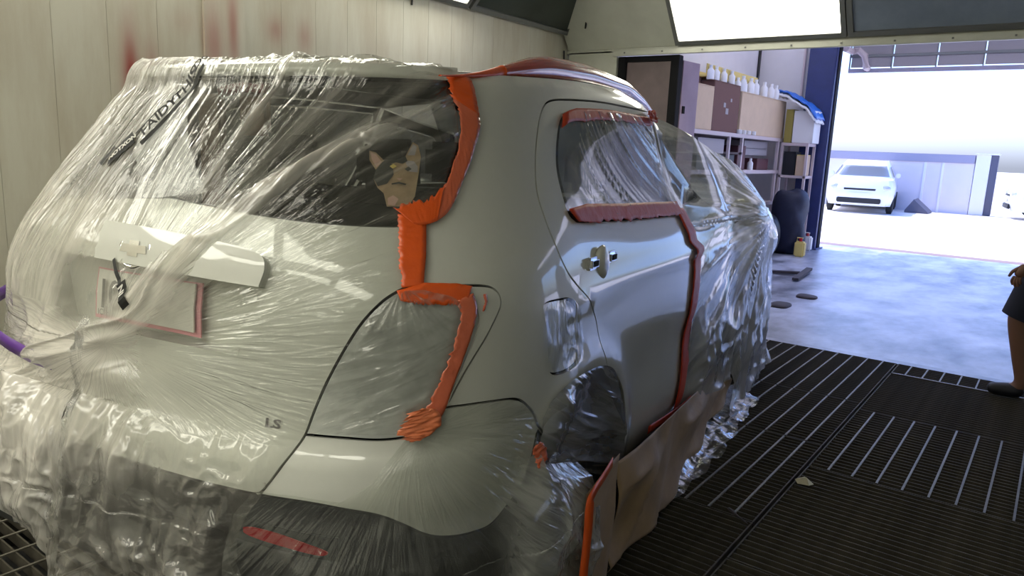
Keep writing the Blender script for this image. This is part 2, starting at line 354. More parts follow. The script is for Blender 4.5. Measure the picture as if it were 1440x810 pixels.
# end wall: panel left of the doorway, header above it, slanted fascia carrying the lamps
we=plain_wall('wall_end',M['panelwall'],WX,-1.47,EY,EY+.08,-.05,2.2)
hb=plain_wall('wall_end_header',M['panelwall'],WX-.02,RX,EY,EY+.08,2.19,CZ); hb.name='wall_header'
tr=MB().box(-1.50,RX,EY-.035,EY+.0,2.155,2.20,.004).build('trim_1',M['panelwall']); struct(tr)
for i in range(12):
    MB().lathe([(0,.0),(.007,0),(.007,.004),(0,.006)],(0,0,0),8,'z')
    bolt=MB(); x=-1.38+.34*i
    if x<RX: bolt.box(x-.006,x+.006,EY-.042,EY-.034,2.172,2.184).build('bolt',M['frame'],tr)
def fascia(name,P0,P1,D,m,kindname):
    """slanted corner panel: bottom edge P0-P1, D = vector from bottom edge to top edge"""
    P0,P1,D=Vector(P0),Vector(P1),Vector(D); n=(P1-P0).cross(D).normalized()*.02
    V=[P0,P1,P1+D,P0+D]; V=V+[p-n for p in V]
    return struct(mk(kindname,[tuple(v) for v in V],[(0,1,2,3),(7,6,5,4),(0,4,5,1),(1,5,6,2),(2,6,7,3),(3,7,4,0)],m,None,False))
fascia('f',(WX,EY-.005,2.22),(RX,EY-.005,2.22),(0,-.40,.50),M['panelwall'],'trim_2')
fascia('f',(WX,BY,2.34),(WX,EY,2.34),(.36,0,.40),M['wall'],'trim_3')
fascia('f',(RX,EY,2.34),(RX,BY,2.34),(-.36,0,.40),M['panelwall'],'trim_4')
def fixture(name,label,cat,P0,ux,uy,wd,ht,m,group=None,dark=False):
    """lamp box set into a slanted fascia: P0 lower corner, ux along it, uy up the slope"""
    ux,uy=Vector(ux).normalized(),Vector(uy).normalized(); nn=ux.cross(uy).normalized(); P0=Vector(P0)+nn*.012
    o=empty(name,P0+ux*wd/2,0,label,cat,group)
    def slab(nm,a0,a1,b0,b1,d0,d1,mm):
        V=[P0+ux*a+uy*b+nn*d-Vector(o.location) for a in (a0,a1) for b in (b0,b1) for d in (d0,d1)]
        return mk(nm,[tuple(v) for v in V],[(0,1,3,2),(4,6,7,5),(0,4,5,1),(2,3,7,6),(0,2,6,4),(1,5,7,3)],mm,o,False)
    t=.035
    slab('frame_bar',0,wd,0,t,-.02,.02,M['frame']); slab('frame_bar',0,wd,ht-t,ht,-.02,.02,M['frame'])
    slab('frame_bar',0,t,t,ht-t,-.02,.02,M['frame']); slab('frame_bar',wd-t,wd,t,ht-t,-.02,.02,M['frame'])
    slab('diffuser' if not dark else 'panel',t,wd-t,t,ht-t,-.012,.004,m)
    return o
s2=(.0,-.40,.50)
fixture('ceiling_light','lit rectangular light box with glowing diffuser above the doorway','light',(-.93,EY-.01,2.235),(1,0,0),s2,1.28,.46,M['tube'])
fixture('ceiling_light','unlit bluish grey light box right of the glowing one above the doorway','light',(.36,EY-.01,2.235),(1,0,0),s2,1.6,.46,M['bluepanel'],dark=True)
sl=(.36,0,.40)
fixture('ceiling_light','unlit dark green light box high on the left wall','light',(WX+.01,3.50,2.355),(0,1,0),sl,1.30,.50,M['darkpanel'],dark=True)
fixture('ceiling_light','glowing light box at the top edge of the photo on the left wall','light',(WX+.01,1.95,2.355),(0,1,0),sl,1.52,.50,M['tube'])
for y in (.35,-1.25,-2.85): fixture('ceiling_light','glowing light box in the row along the left wall behind the camera','light',(WX+.01,y,2.355),(0,1,0),sl,1.52,.50,M['tube'],'light boxes out of view on the left wall')
for i,x in enumerate((-1.85,-.45)):  # unseen light boxes added to brighten the rear of the car
    for j,y in enumerate((-2.6,-1.35)): fixture('ceiling_light','added fill light box flat on the ceiling behind the camera, '+('left ','right ')[i]+('rear','front')[j]+' one','light',(x,y,CZ-.016),(1,0,0),(0,-1,0),1.3,.55,M['tube'])
fascia('f',(RX,BY+.005,2.22),(WX,BY+.005,2.22),(0,.40,.50),M['panelwall'],'trim_5')
fixture('ceiling_light','added fill light box on the ceiling right behind the camera, apart from the four','light',(.95,-2.3,CZ-.016),(1,0,0),(0,-1,0),1.3,.8,M['tube'])  # one more unseen box, added to lift the quarter panel
# two short black wires on the walls
for i,(p,q,l) in enumerate((((WX+.006,2.93,2.42),(WX+.006,2.93,2.27),'short black cable end hanging on the left wall under the glowing light box'),((WX+.01,4.80,2.21),(WX+.01,4.80,2.05),'short black cable on the wall corner above the roof rail'),((-1.70,EY-.16,2.46),(-1.70,EY-.16,2.37),'short black cable right of the dark green light box'))):
    tag(MB().tube([p,((p[0]+q[0])/2+.004,p[1],(p[2]+q[2])/2),q],.007,6).build('cable',M['black'],smooth=True),l,'cable')
# doorway leaf folded in the opening, with dark posts
d=empty('booth_door',(-1.2,EY+.06,0),0,'narrow dark door leaf with black posts left of the doorway','door')
def rel(o,mb,name,m): 
    mb.v=[(x-o.location.x,y-o.location.y,z-o.location.z) for x,y,z in mb.v]; return mb.build(name,m,o)
rel(d,MB().box(-1.465,-1.392,EY+.02,EY+.10,0,2.155,.004),'post',M['darkframe']); rel(d,MB().box(-.985,-.912,EY+.02,EY+.10,0,2.155,.004),'post',M['darkframe'])
rel(d,MB().box(-1.392,-.985,EY+.045,EY+.075,.02,2.11,.003),'panel',M['leaf']); rel(d,MB().box(-1.392,-.985,EY+.03,EY+.09,2.11,2.155),'top_rail',M['darkframe'])
d=empty('booth_door',(-.93,EY+.11,0),radians(-6),'pinkish open door leaf seen edge-on beside the carton shelf','door')
MB().box(-.02,.02,.0,.27,.02,2.12,.003).build('panel',M['leaf2'],d); MB().box(.02,.03,.03,.06,.3,.36).build('hinge',M['darkframe'],d); MB().box(.02,.03,.03,.06,1.7,1.76).build('hinge',M['darkframe'],d)
# ---------------------------------------------------------------- grate floor over a pit
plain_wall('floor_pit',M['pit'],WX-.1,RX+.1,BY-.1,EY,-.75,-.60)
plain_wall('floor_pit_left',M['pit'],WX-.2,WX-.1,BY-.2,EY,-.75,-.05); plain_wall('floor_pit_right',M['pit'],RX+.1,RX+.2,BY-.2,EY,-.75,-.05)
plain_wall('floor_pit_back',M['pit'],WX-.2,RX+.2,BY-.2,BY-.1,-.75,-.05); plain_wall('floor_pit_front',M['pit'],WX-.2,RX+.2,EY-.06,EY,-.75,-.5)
bars={}
def sharemesh(key,mb,m):
    if key not in bars: 
        me=bpy.data.meshes.new(key); me.from_pydata(mb.v,[],mb.f); me.materials.append(m); bars[key]=me
    return bars[key]
def grate(label,x0,x1,y0,y1,sp,rods,rtop=True,depth=.03,joined=False):
    o=empty('floor_grate',((x0+x1)/2,(y0+y1)/2,-depth),0,label,'grate','steel floor grates'); L_=x1-x0; W_=y1-y0
    def put(nm,me,loc):
        c=link(nm,me,o); c.location=loc
    n=int(round((W_-.01)/sp))
    me=sharemesh('bar_%.3f_%.3f'%(L_,depth),MB().box(-L_/2+.006,L_/2-.006,-.0026,.0026,0,depth),M['grate'])
    if joined:
        jb=MB()
        for i in range(n+1):
            y=-W_/2+.005+(W_-.01)*i/n; jb.box(-L_/2+.006,L_/2-.006,y-.0026,y+.0026,0,depth)
        jb.build('bar_set',M['grate'],o)['kind']='stuff'
    else:
      for i in range(n+1):
        y=-W_/2+.005+(W_-.01)*i/n; put('bar',me,(0,y,0))
    em=sharemesh('edge_%.3f_%.3f'%(W_,depth),MB().box(-.003,.003,-W_/2,W_/2,0,depth),M['grate'])
    for s in (-1,1): put('edge_bar',em,(s*(L_/2-.003),0,0))
    rm=sharemesh('rod_%.3f'%W_,MB().box(-.0045,.0045,-W_/2+.006,W_/2-.006,-.006,0),M['rod'])
    rl=sharemesh('rodlow_%.3f'%W_,MB().box(-.0035,.0035,-W_/2+.006,W_/2-.006,-.006,0),M['grate'])
    for x in rods: put('cross_rod',rm if rtop else rl,(x-(x0+x1)/2,0,depth+(.0025 if rtop else -.022)))
rodL=[.87-.1*i for i in range(10)]; rodR=[1.05+.1*i for i in range(10)]
GX=.959
grate('steel floor grate nearest the camera left of the long joint, rods sunk',-.05,.953,.87,1.87,.040,rodL,False)
grate('steel floor grate left of the long joint beside the scrap of film, bright rods',-.05,.953,1.875,2.87,.040,rodL)
grate('steel floor grate left of the long joint, third from the camera',-.05,.953,2.875,3.70,.040,rodL)
grate('steel floor grate left of the long joint, touching the concrete',-.05,.953,3.705,4.82,.040,rodL)
grate('steel floor grate nearest the camera right of the long joint, rods sunk',.966,1.962,.57,1.555,.040,rodR,False)
grate('plain steel floor grate holding the pale scrap, right of the long joint',.966,1.962,1.56,2.57,.040,rodR,False)
grate('steel floor grate with eight bright parallel rods right of the long joint',.966,1.962,2.575,3.585,.040,rodR)
grate('plain dark steel floor grate beyond the eight bright rods',.966,1.962,3.59,4.52,.040,rodR,False)
grate('narrow steel floor grate strip along the concrete edge by the shoe',.966,1.962,4.535,4.82,.046,rodR)
for k,(x0,x1) in enumerate(((1.972,2.70),)):
    for j,(y0,y1) in enumerate(((-2.5,-1.5),(-1.49,-.46),(-.45,.565),(.57,1.555),(1.56,2.57),(2.575,3.585),(3.59,4.82))): grate('floor grate out of the photo by the right wall, row %s from the back'%('first','second','third','fourth','fifth','sixth','seventh')[j],x0,x1,y0,y1,.040,[x0+.08+.1*i for i in range(7)],j==5,joined=True)
for k,(x0,x1,w) in enumerate(((-.05,.953,'left'),(.966,1.962,'right'))):
    for j,(y0,y1) in enumerate(((-2.5,-1.5),(-1.49,-.46),(-.45,.565 if k else .86))): grate('floor grate out of the photo under the camera, %s of joint, %s'%(w,('rear one','middle one','front one')[j]),x0,x1,y0,y1,.040,[x0+.08+.1*i for i in range(9)],False,joined=True)
for k,(x0,x1,w) in enumerate(((-1.90,-1.245,'by the left wall'),(-1.235,-.62,'under left wheels'),(-.61,-.06,'under mid car'))):
    for j,(y0,y1) in enumerate(((-2.5,-1.57),(-1.56,-.63),(.37,1.4),(1.41,2.5),(2.51,3.6),(3.61,4.82))): grate('square-celled floor grate hidden %s, row %s from the back'%(w,('first','second','third','fourth','fifth','sixth')[j]),x0,x1,y0,y1,.0455,[x0+.01+.122*i for i in range(5)],True,.045,joined=True)
tag(MB().box(.975,1.965,4.518,4.535,-.03,.004).build('edge_angle',M['rod']),'dull steel angle bar along the narrow grate strip near the shoe','bar')
grate('open square-celled steel floor grate at the lower left corner',-1.235,-.62,-.62,.36,.0455,[-1.225+.122*i for i in range(5)],True,.045)
grate('open square-celled steel floor grate under the left of the car',-.61,-.06,-.62,.36,.0455,[-.60+.122*i for i in range(4)],True,.045)
grate('open square-celled steel floor grate beside the left wall',-1.90,-1.245,-.62,.36,.0455,[-1.89+.122*i for i in range(5)],True,.045)
for x0,x1,y0,y1 in ((-.03,.96,EY-.08,EY-.0),): pass
plain_wall('floor_sill',M['concrete'],WX-.1,RX+.1,4.825,EY+.02,-.5,-.004)
# supporting beams under the grates
for x in (-1.24,-.615,-.055,.96,1.97):
    b=MB().box(x-.02,x+.02,-.9,4.82,-.12,-.046).build('trim_5',M['grate']); struct(b)
# ---------------------------------------------------------------- the workshop beyond
plain_wall('floor',M['concrete'],-7,6.5,EY+.02,12.2,-.12,-.004)
plain_wall('wall_workshop_left',M['whitewall'],-2.62,-2.5,EY+.1,11.5,-.05,3.5)
plain_wall('wall_workshop_end',M['whitewall'],-2.5,-1.71,11.42,11.5,-.05,3.5)
plain_wall('wall_workshop_right',M['whitewall'],6.4,6.5,EY+.1,12.2,-.05,3.5)
plain_wall('wall_workshop_front',M['whitewall'],RX,6.5,EY+.1,EY+.2,-.05,3.5)
cw=plain_wall('ceiling_workshop',M['ceil'],-2.6,6.5,EY+.1,6.1,3.5,3.6)
for y in (6.9,8.5,10.1,11.7): MB().box(-2.6,6.5,y-.28,y+.28 if y<11 else 12.3,3.5,3.6).build('roof_beam',M['ceil'],cw)
for y0,y1 in ((6.1,6.62),(7.18,8.22),(8.78,9.82),(10.38,11.42)):  # unseen translucent sheets added to let more light into the workshop
    for i in range(9): x=-2.6+i*1.01; MB().box(x,x+1.0,y0,y1,3.54,3.55).build('added_roof_sheet',M['added_skylight'],cw)
tag(MB().box(-2.499,-2.47,11.28,11.34,2.3,3.3).build('cable_duct',M['black']),'black vertical duct on the white wall above the yellow tray','duct')
tag(MB().tube([(-1.80,11.38,2.2),(-1.80,11.38,3.45)],.022,8).build('pipe',M['rack'],smooth=True),'thin grey pipe running up beside the blue post','pipe')
p=empty('steel_post',(-1.49,11.35,0),0,'tall dark blue steel post at the left of the big opening','post')
MB().box(-.2,.2,-.15,.15,0,3.5,.01).build('column',M['blue'],p); MB().box(-.24,.24,-.19,.19,0,.02).build('base_plate',M['blue'],p); MB().box(.19,.215,-.05,.10,.0,3.5,.004).build('guide_rail',M['darkframe'],p)
# lintel over the opening: two rows of ribbed translucent sheets
lt=struct(MB().box(-1.30,6.5,12.0,12.06,2.74,2.80).build('trim_6',M['outdark']))
for r,(z0,z1) in enumerate(((2.82,2.97),(3.01,3.30))):
    for i in range(13):
        x=-1.28+i*.6
        MB().box(x+.01,x+.58,12.02,12.04,z0,z1).build('lintel_sheet',M['greyb'],lt)
    MB().box(-1.30,6.5,12.0,12.06,z1,z1+.04).build('lintel_bar',M['frame'],lt)
for i in range(14): MB().box(-1.30+i*.6,-1.285+i*.6,12.005,12.055,2.80,3.34).build('lintel_post',M['frame'],lt)
plain_wall('wall_lintel',M['whitewall'],-1.3,6.5,12.0,12.06,3.34,3.5)
tag(MB().tube([(-1.27,11.55,3.05),(-1.25,11.9,3.05),(-1.15,11.9,3.06),(-1.06,11.9,2.98),(-1.02,11.9,2.80),(-1.015,11.97,2.80)],.05,8).build('duct_pipe',M['rack'],smooth=True),'bent pale pipe under the lintel beside the blue post','pipe')
# ---------------------------------------------------------------- the yard
plain_wall('ground',M['yard'],-90,90,12.55,290,-.12,-.006)
plain_wall('ground_kerb',M['kerb'],-7,6.5,12.2,12.55,-.12,-.002)
yw=struct(bx('wall_yard',M['outwall'],-9,-.50,24.5,24.7,-.05,1.62))
MB().box(-9,-.50,24.44,24.76,1.46,1.70,.01).build('wall_cap',M['outdark'],yw)
for x in (-1.75,-1.28): MB().box(x-.03,x+.03,24.46,24.5,0,1.46).build('wall_rib',M['gate'],yw)
g=empty('gate_post',(-.2,24.6,0),0,'white gate post with a dark side at the end of the yard wall','post')
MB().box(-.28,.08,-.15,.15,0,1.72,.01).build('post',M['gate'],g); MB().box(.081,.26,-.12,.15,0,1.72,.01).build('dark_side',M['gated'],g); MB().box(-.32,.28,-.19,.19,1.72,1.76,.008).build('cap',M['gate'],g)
def yard_car(label,loc,rz):
    o=empty('car',loc,rz,label,'car')
    def ring(z,x0,x1,y,e=.12): return [(x0+e*.4,-y+e,z),(x0,-y*.6,z),(x0,y*.6,z),(x0+e*.4,y-e,z),(x0+e*2,y,z),(x1-e*2,y,z),(x1-e*.4,y-e,z),(x1,y*.6,z),(x1,-y*.6,z),(x1-e*.4,-y+e,z),(x1-e*2,-y,z),(x0+e*2,-y,z)]
    R=[ring(.22,-1.85,1.9,.78),ring(.45,-1.92,1.97,.84),ring(.72,-1.9,1.95,.84),ring(.90,-1.82,1.86,.80),ring(.97,-1.68,1.0,.77),ring(1.30,-1.38,.45,.62),ring(1.44,-1.2,.2,.56)]
    b=MB(); b.v=[p for r in R for p in r]; n=12
    for i in range(len(R)-1):
        for j in range(n): b.f.append([i*n+j,i*n+(j+1)%n,(i+1)*n+(j+1)%n,(i+1)*n+j])
    b.f.append([6*n+j for j in range(n)]); b.f.append([j for j in range(n)][::-1]); b.build('body',M['carwhite'],o,smooth=True)
    MB().add([(.97,-.66,1.0),(.97,.66,1.0),(.50,.54,1.29),(.50,-.54,1.29)],[(0,1,2,3)]).build('windscreen',M['glass'],o)
    MB().add([(-1.64,.66,1.0),(-1.64,-.66,1.0),(-1.40,-.54,1.29),(-1.40,.54,1.29)],[(0,1,2,3)]).build('rear_window',M['glass'],o)
    for s in (-1,1):
        MB().add([(.75,s*.782,1.0),(-1.3,s*.782,1.0),(-1.05,s*.642,1.29),(.38,s*.642,1.29)],[(0,1,2,3)]).build('side_window',M['glass'],o)
        for x in (-1.25,1.2): MB().lathe([(.0,-.09),(.22,-.09),(.30,-.06),(.30,.06),(.22,.09),(0,.09)],(0,0,0),18).build('wheel',M['tyre'],o).matrix_basis=Matrix.Translation((x,s*.76,.30))@Matrix.Rotation(pi/2,4,'X')
        MB().blob((1.86,s*.6,.70),(.08,.16,.09)).build('headlamp',M['lampclear'],o,smooth=True)
        MB().box(.55,.7,s*.86-.06,s*.86+.06,.98,1.1,.02).build('mirror',M['carwhite'],o)
    MB().box(1.92,1.985,-.55,.55,.28,.42,.02).build('bumper_grille',M['black'],o); MB().box(1.90,1.965,-.4,.4,.62,.68,.01).build('grille',M['black'],o); MB().box(1.985,1.995,-.25,.25,.47,.56).build('number_plate',M['white'],o)
    return o
yard_car('small white car parked facing the booth before the yard wall',(-3.05,23.0,-.006),radians(-82))
yard_car('white car cut off at the right edge of the photo',(2.35,24.6,-.006),radians(190))
tag(MB().add([(-1.95,23.2,.06),(-1.35,23.2,.04),(-1.35,24.0,.04),(-1.95,24.0,.10),(-1.95,23.2,.0),(-1.35,23.2,.0),(-1.35,24.0,.0),(-1.95,24.0,.0),(-1.75,23.25,.38),(-1.75,23.95,.40)],[(0,1,8),(8,1,2,9),(3,9,2),(0,8,9,3),(0,4,5,1),(1,5,6,2),(2,6,7,3),(3,7,4,0)]).build('shadow_wedge',M['gated']),'dark wedge added for the shadow beside the white car in the yard','shadow_wedge')  # solid dark wedge put in where the white car's shadow falls
# ---------------------------------------------------------------- rack along the left wall with cartons
def thing_boxes(name,label,cat,items,group=None,loc=None):
    """items: (part name, material, x0,x1,y0,y1,z0,z1,bevel)"""
    xs=[i[2] for i in items]+[i[3] for i in items]; ys=[i[4] for i in items]+[i[5] for i in items]; zs=[i[6] for i in items]
    c=loc or ((min(xs)+max(xs))/2,(min(ys)+max(ys))/2,min(zs)); o=empty(name,c,0,label,cat,group)
    for it in items:
        b=MB().box(it[2]-c[0],it[3]-c[0],it[4]-c[1],it[5]-c[1],it[6]-c[2],it[7]-c[2],it[8] if len(it)>8 else 0); b.build(it[0],it[1],o)
    return o
X0,X1=-2.46,-1.83
it=[]
for z in (1.67,1.195,.73,.18): it.append(('shelf',M['rack'],X0,X1,7.42,10.86,z-.05,z,.004))
for y in (7.44,8.62,9.09,10.62,10.80):
    for x in (X0,X1-.035):
        if y==10.80 and x==X0: continue
        it.append(('upright',M['rack'],x,x+.035,y,y+.04,0,1.62))
for z in (1.4,.95): it.append(('brace',M['rack'],X0,X1,9.09,9.11,z,z+.03))
thing_boxes('storage_rack','long pale steel storage rack along the white workshop wall','rack',it)
it=[('shelf',M['rack'],-1.82,-1.42,10.72,11.12,1.565,1.61,.004),('shelf',M['rack'],-1.82,-1.42,10.72,11.12,1.09,1.13,.004)]
for x in (-1.82,-1.455):
    for y in (10.72,11.085): it.append(('upright',M['rack'],x,x+.035,y,y+.035,0,1.565))
thing_boxes('side_rack','small pale steel rack unit at the end of the long rack by the blue post','rack',it)
def carton(label,b,m,m2=None,tape=True,group=None,cat='box',name='carton'):
    x0,x1,y0,y1,z0,z1=b
    it=[('body',m,x0,x1,y0,y1,z0,z1-.012,.006),('lid_flap',m2 or m,x0,(x0+x1)/2-.003,y0,y1,z1-.012,z1,.002),('lid_flap',m2 or m,(x0+x1)/2+.003,x1,y0,y1,z1-.012,z1,.002)]
    return thing_boxes(name,label,cat,it,group)
carton('tan carton at the near end of the top shelf with a yellowish edge',(-2.02,-1.85,7.46,8.02,1.672,2.19),M['carton'])
carton('tall dark brown carton behind the tan one on the top shelf',(-2.44,-2.03,7.46,8.02,1.672,2.30),M['cartond'])
c=carton('wide dark brown carton in the middle of the top shelf',(-2.44,-1.86,8.04,8.92,1.672,2.275),M['cartond'])
for y,z,s in ((-.1,.30,.07),(-.02,.22,.09),(.12,.38,.05)): MB().box(.29,.292,y,y+s,z,z+s*.8).build('label',M['greyb'],c)
carton('long light tan carton at the far end of the top shelf',(-2.44,-1.85,8.97,10.86,1.672,2.215),M['carton'])
t=thing_boxes('tray','shallow yellow tray lying on top of the cartons','tray',[('base',M['yellow'],-2.40,-1.95,7.98,9.78,2.31,2.33,.003),('rim',M['yellow'],-1.965,-1.95,7.98,9.78,2.33,2.46,.002),('rim',M['yellow'],-2.40,-2.385,7.98,9.78,2.33,2.46,.002),('rim',M['yellow'],-2.385,-1.965,9.765,9.78,2.33,2.46,.002)])
def bottle(label,x,y,z,h,r,group):
    o=empty('bottle',(x,y,z),0,label,'bottle',group)
    MB().lathe([(0,0),(r,.0),(r,h*.6),(r*.45,h*.78),(r*.45,h*.86)],(0,0,0),12).build('body',M['white'],o,smooth=True)
    MB().lathe([(r*.5,h*.84),(r*.5,h),(0,h)],(0,0,0),10).build('cap',M['white'],o,smooth=True)
ORD=('first','second','third','fourth','fifth','sixth','seventh','eighth')
for i,y in enumerate((8.02,8.2,8.45,8.72,8.95,9.2,9.42,9.62)): bottle('white plastic bottle before the yellow tray, %s in the row from the left'%ORD[i],-1.92,y,2.276 if y<8.93 else 2.216,.17,.045,'white bottles before the yellow tray')
for i,y in enumerate((9.05,9.35,9.55,9.9,10.2,10.42)): bottle('white plastic bottle on the edge of the long tan carton, %s from the left'%ORD[i],-1.885,y,2.216,.20,.05,'white bottles on the long tan carton')
for i,y in enumerate((8.95,9.12,9.3,9.5)): tag(MB().lathe([(0,0),(.035,0),(.035,.05),(0,.055)],(-1.838,y,1.671),12).build('lid',M['white'],smooth=True),'small white jar lid on the front edge of the top shelf, %s from the left'%ORD[i],'lid','white jar lids on the top shelf')
carton('pink-white carton on the small rack under the blue plastic bag',(-1.68,-1.38,10.74,11.1,1.612,2.08),M['white'])
carton('narrow olive board box between the tan and the pink-white carton',(-1.80,-1.69,10.74,11.0,1.612,2.10),M['olive'])
# blue and white bag draped over the cartons
nx,ny=26,8; V=[];F=[]
for i in range(nx+1):
    for j in range(ny+1):
        a=i/nx; x=-1.93+.60*a; z=2.36-.10*a-.30*a**3+.02*sin(9*a)+.012*sin(j*2.1+i); y=10.62+.5*j/ny
        V.append((x,y,z))
for i in range(nx):
    for j in range(ny): a=i*(ny+1)+j; F.append((a,a+ny+1,a+ny+2,a+1))
b=empty('plastic_bag',(-1.6,10.85,2.1),0,'blue and white plastic bag draped over the cartons by the blue post','bag')
V=np.array(V)-np.array([-1.6,10.85,2.1]); top=mk('cover',V,F,M['bluebag'],b); 
sol=top.modifiers.new('thick','SOLIDIFY'); sol.thickness=.02
V2=V.copy(); V2[:,2]-=.055; V2[:,1]-=.02; o2=mk('lining',V2,F,M['white'],b); s_=o2.modifiers.new('thick','SOLIDIFY'); s_.thickness=.03
# lower shelves
carton('grey-pink flat box on the second shelf, nearest the camera',(-2.42,-1.87,7.7,8.55,1.40,1.58),M['greyb'])
carton('large black bin below the grey-pink box on the second shelf',(-2.42,-1.87,7.7,8.95,1.197,1.39),M['bin'],cat='bin',name='storage_bin')
carton('maroon box beside the upright on the second shelf',(-2.3,-1.9,9.14,9.45,1.197,1.52),M['maroon'])
carton('grey-pink box high on the second shelf by the far upright',(-2.42,-1.95,9.5,10.5,1.50,1.60),M['greyb'])
carton('flat grey box under the higher grey-pink box on the second shelf',(-2.42,-1.95,9.5,10.5,1.40,1.495),M['greyb'])
carton('dark red toolbox on the second shelf by the far upright',(-2.2,-1.9,9.95,10.45,1.197,1.36),M['maroon'],cat='toolbox',name='toolbox')
bottle('small orange-white bottle on the second shelf',-1.88,9.62,1.197,.16,.04,None)
carton('dark bin on the small rack unit',(-1.78,-1.60,10.76,11.05,1.132,1.48),M['bin'],cat='bin',name='storage_bin')
carton('yellow and white box on the small rack unit',(-1.585,-1.46,10.76,11.05,1.132,1.44),M['carton'],M['yellow'])
carton('grey box on the third shelf under the maroon one',(-2.4,-1.95,9.12,9.62,.732,1.1),M['greyb'])
carton('black box on the third shelf at the near end',(-2.4,-1.9,7.6,8.9,.732,1.1),M['bin'])
carton('white and yellow packet at the far end of the third shelf',(-2.1,-1.86,9.7,10.05,.732,.80),M['white'],M['yellow'],cat='packet',name='packet')
# covered machine and jugs below
def hump(name,label,cat,c,r,m,seed,e=.6):
    b=MB().blob(c,r,28,18,e); v=np.array(b.v); k=.85+.3*vn(v[:,0]*7,v[:,2]*6+v[:,1]*5,seed); cc=np.array(c); v=cc+(v-cc)*k[:,None]; v[:,2]=np.maximum(v[:,2],-.003); b.v=[tuple(p) for p in v]
    return tag(b.build(name,m,smooth=True),label,cat)
hump('covered_machine','bulky machine under a dark navy cover at the foot of the blue post','machine',(-1.50,10.36,.44),(.25,.24,.50),M['navy'],5)
hump('black_sack','black sack slumped in front of the rack beside the navy machine','sack',(-1.60,9.72,.28),(.17,.24,.32),M['bin'],9,.8)
def jug(label,x,y,m):
    o=empty('jug',(x,y,-.004),0,label,'jug'); MB().box(-.07,.07,-.06,.06,0,.22,.02).build('body',m,o); MB().lathe([(.025,.215),(.025,.27),(0,.27)],(0,0,0),10).build('cap',M['red'],o); MB().tube([(-.05,0,.21),(-.05,0,.27),(.03,0,.27)],.01,6).build('handle',m,o)
jug('pale yellow jug on the floor before the navy machine',-1.22,10.15,M['yellow']); jug('white jug on the floor at the foot of the blue post',-1.36,11.02,M['white'])
# ---------------------------------------------------------------- bits on the floor
for (p,q,l) in (((-1.02,8.2,.004),(-.70,8.35,.012),'dark thin strip of wood lying on the concrete, the left of two'),((-.60,7.8,.012),(-.70,8.75,.02),'dark strip of wood lying on the concrete, the right of two')):
    P,Q=Vector(p),Vector(q); dd=(Q-P).normalized().cross(Vector((0,0,1)))*.035
    V=[P+dd,P-dd,Q-dd,Q+dd]; V=V+[v+Vector((0,0,.03)) for v in V]
    tag(mk('wood_strip',[tuple(v) for v in V],[(3,2,1,0),(4,5,6,7),(0,1,5,4),(1,2,6,5),(2,3,7,6),(3,0,4,7)],M['stick'],None,False),l,'wood')
hump('dirt_clod','dark clod on the concrete beside the front film','dirt',(-.29,6.25,.0),(.09,.13,.03),M['stick'],3)
hump('dirt_clod','small dark clod on the concrete behind the nearer one','dirt',(-.22,6.9,.0),(.10,.09,.025),M['stick'],4)
V=[(0,0,0),(.05,-.01,.01),(.06,.03,.004),(.015,.045,.02),(-.02,.03,.003),(.03,.02,.028)]; F=[(0,1,5),(1,2,5),(2,3,5),(3,4,5),(4,0,5)]
o=mk('paper_scrap',np.array(V)+np.array([.985,2.335,.004]),F,M['scrap'],None,False); o.modifiers.new('thick','SOLIDIFY').thickness=.003; tag(o,'crumpled pale scrap of paper on the plain grate','paper')
tag(MB().tube([(.845,1.90,.008),(.86,1.885,.012),(.90,1.86,.008),(.945,1.83,.008)],[.006,.007,.004,.002],6).build('twig',M['stick'],smooth=True),'small brown twig lying across the bright rod','twig')
# ================================================================ the car
CAR=empty('car',(0,0,0),RY,'pearl white hatchback masked with film and orange tape in the booth','car')
def S(U,V,off=0.):
    U=np.asarray(U,float); V=np.broadcast_to(np.asarray(V,float),U.shape); s=np.where(U<0,-1.,1.)
    P,n=surf(np.abs(U),V,np.broadcast_to(np.asarray(off,float),U.shape)); P=P.copy(); n=n.copy(); P[...,0]*=s; n[...,0]*=s; return P,n
def cr(p,n=9):
    """Catmull-Rom through the points"""
    p=np.array(p,float); q=np.vstack([2*p[0]-p[1],p,2*p[-1]-p[-2]]); out=[]
    for i in range(len(p)-1):
        a,b,c,d=q[i:i+4]
        for t in np.linspace(0,1,n,endpoint=False): out.append(.5*(2*b+(c-a)*t+(2*a-5*b+4*c-d)*t*t+(3*b-a-3*c+d)*t**3))
    return np.array(out+[p[-1]])
def ln(*p,step=.03):
    out=[]
    for a,b in zip(p[:-1],p[1:]):
        n=max(1,int(hypot(b[0]-a[0],b[1]-a[1])/step)); out+=[np.array(a)+(np.array(b)-np.array(a))*i/n for i in range(n)]
    return np.array(out+[np.array(p[-1],float)])
def join(*cs):
    out=[]
    for c in cs:
        for q in c:
            if not out or hypot(*(q-out[-1]))>.004: out.append(np.array(q,float))
    if hypot(*(out[0]-out[-1]))<.004: out.pop()
    return np.array(out)
def mir(c): c=np.array(c)[::-1].copy(); c[:,0]*=-1; return c
def inpoly(P,poly):
    x,y=P[:,0],P[:,1]; r=np.zeros(len(P),bool); a=poly; b=np.roll(poly,-1,0)
    for (x1,y1),(x2,y2) in zip(a,b):
        if y1==y2: continue
        c=((y1>y)!=(y2>y))&(x<(x2-x1)*(y-y1)/(y2-y1)+x1); r^=c
    return r
def area(p): q=np.roll(p,-1,0); return .5*np.sum(p[:,0]*q[:,1]-q[:,0]*p[:,1])
def inset(p,d):
    a=np.roll(p,1,0); b=np.roll(p,-1,0); t=b-a; t/=np.linalg.norm(t,axis=1,keepdims=True)+1e-9; return p+np.stack([-t[:,1],t[:,0]],1)*d
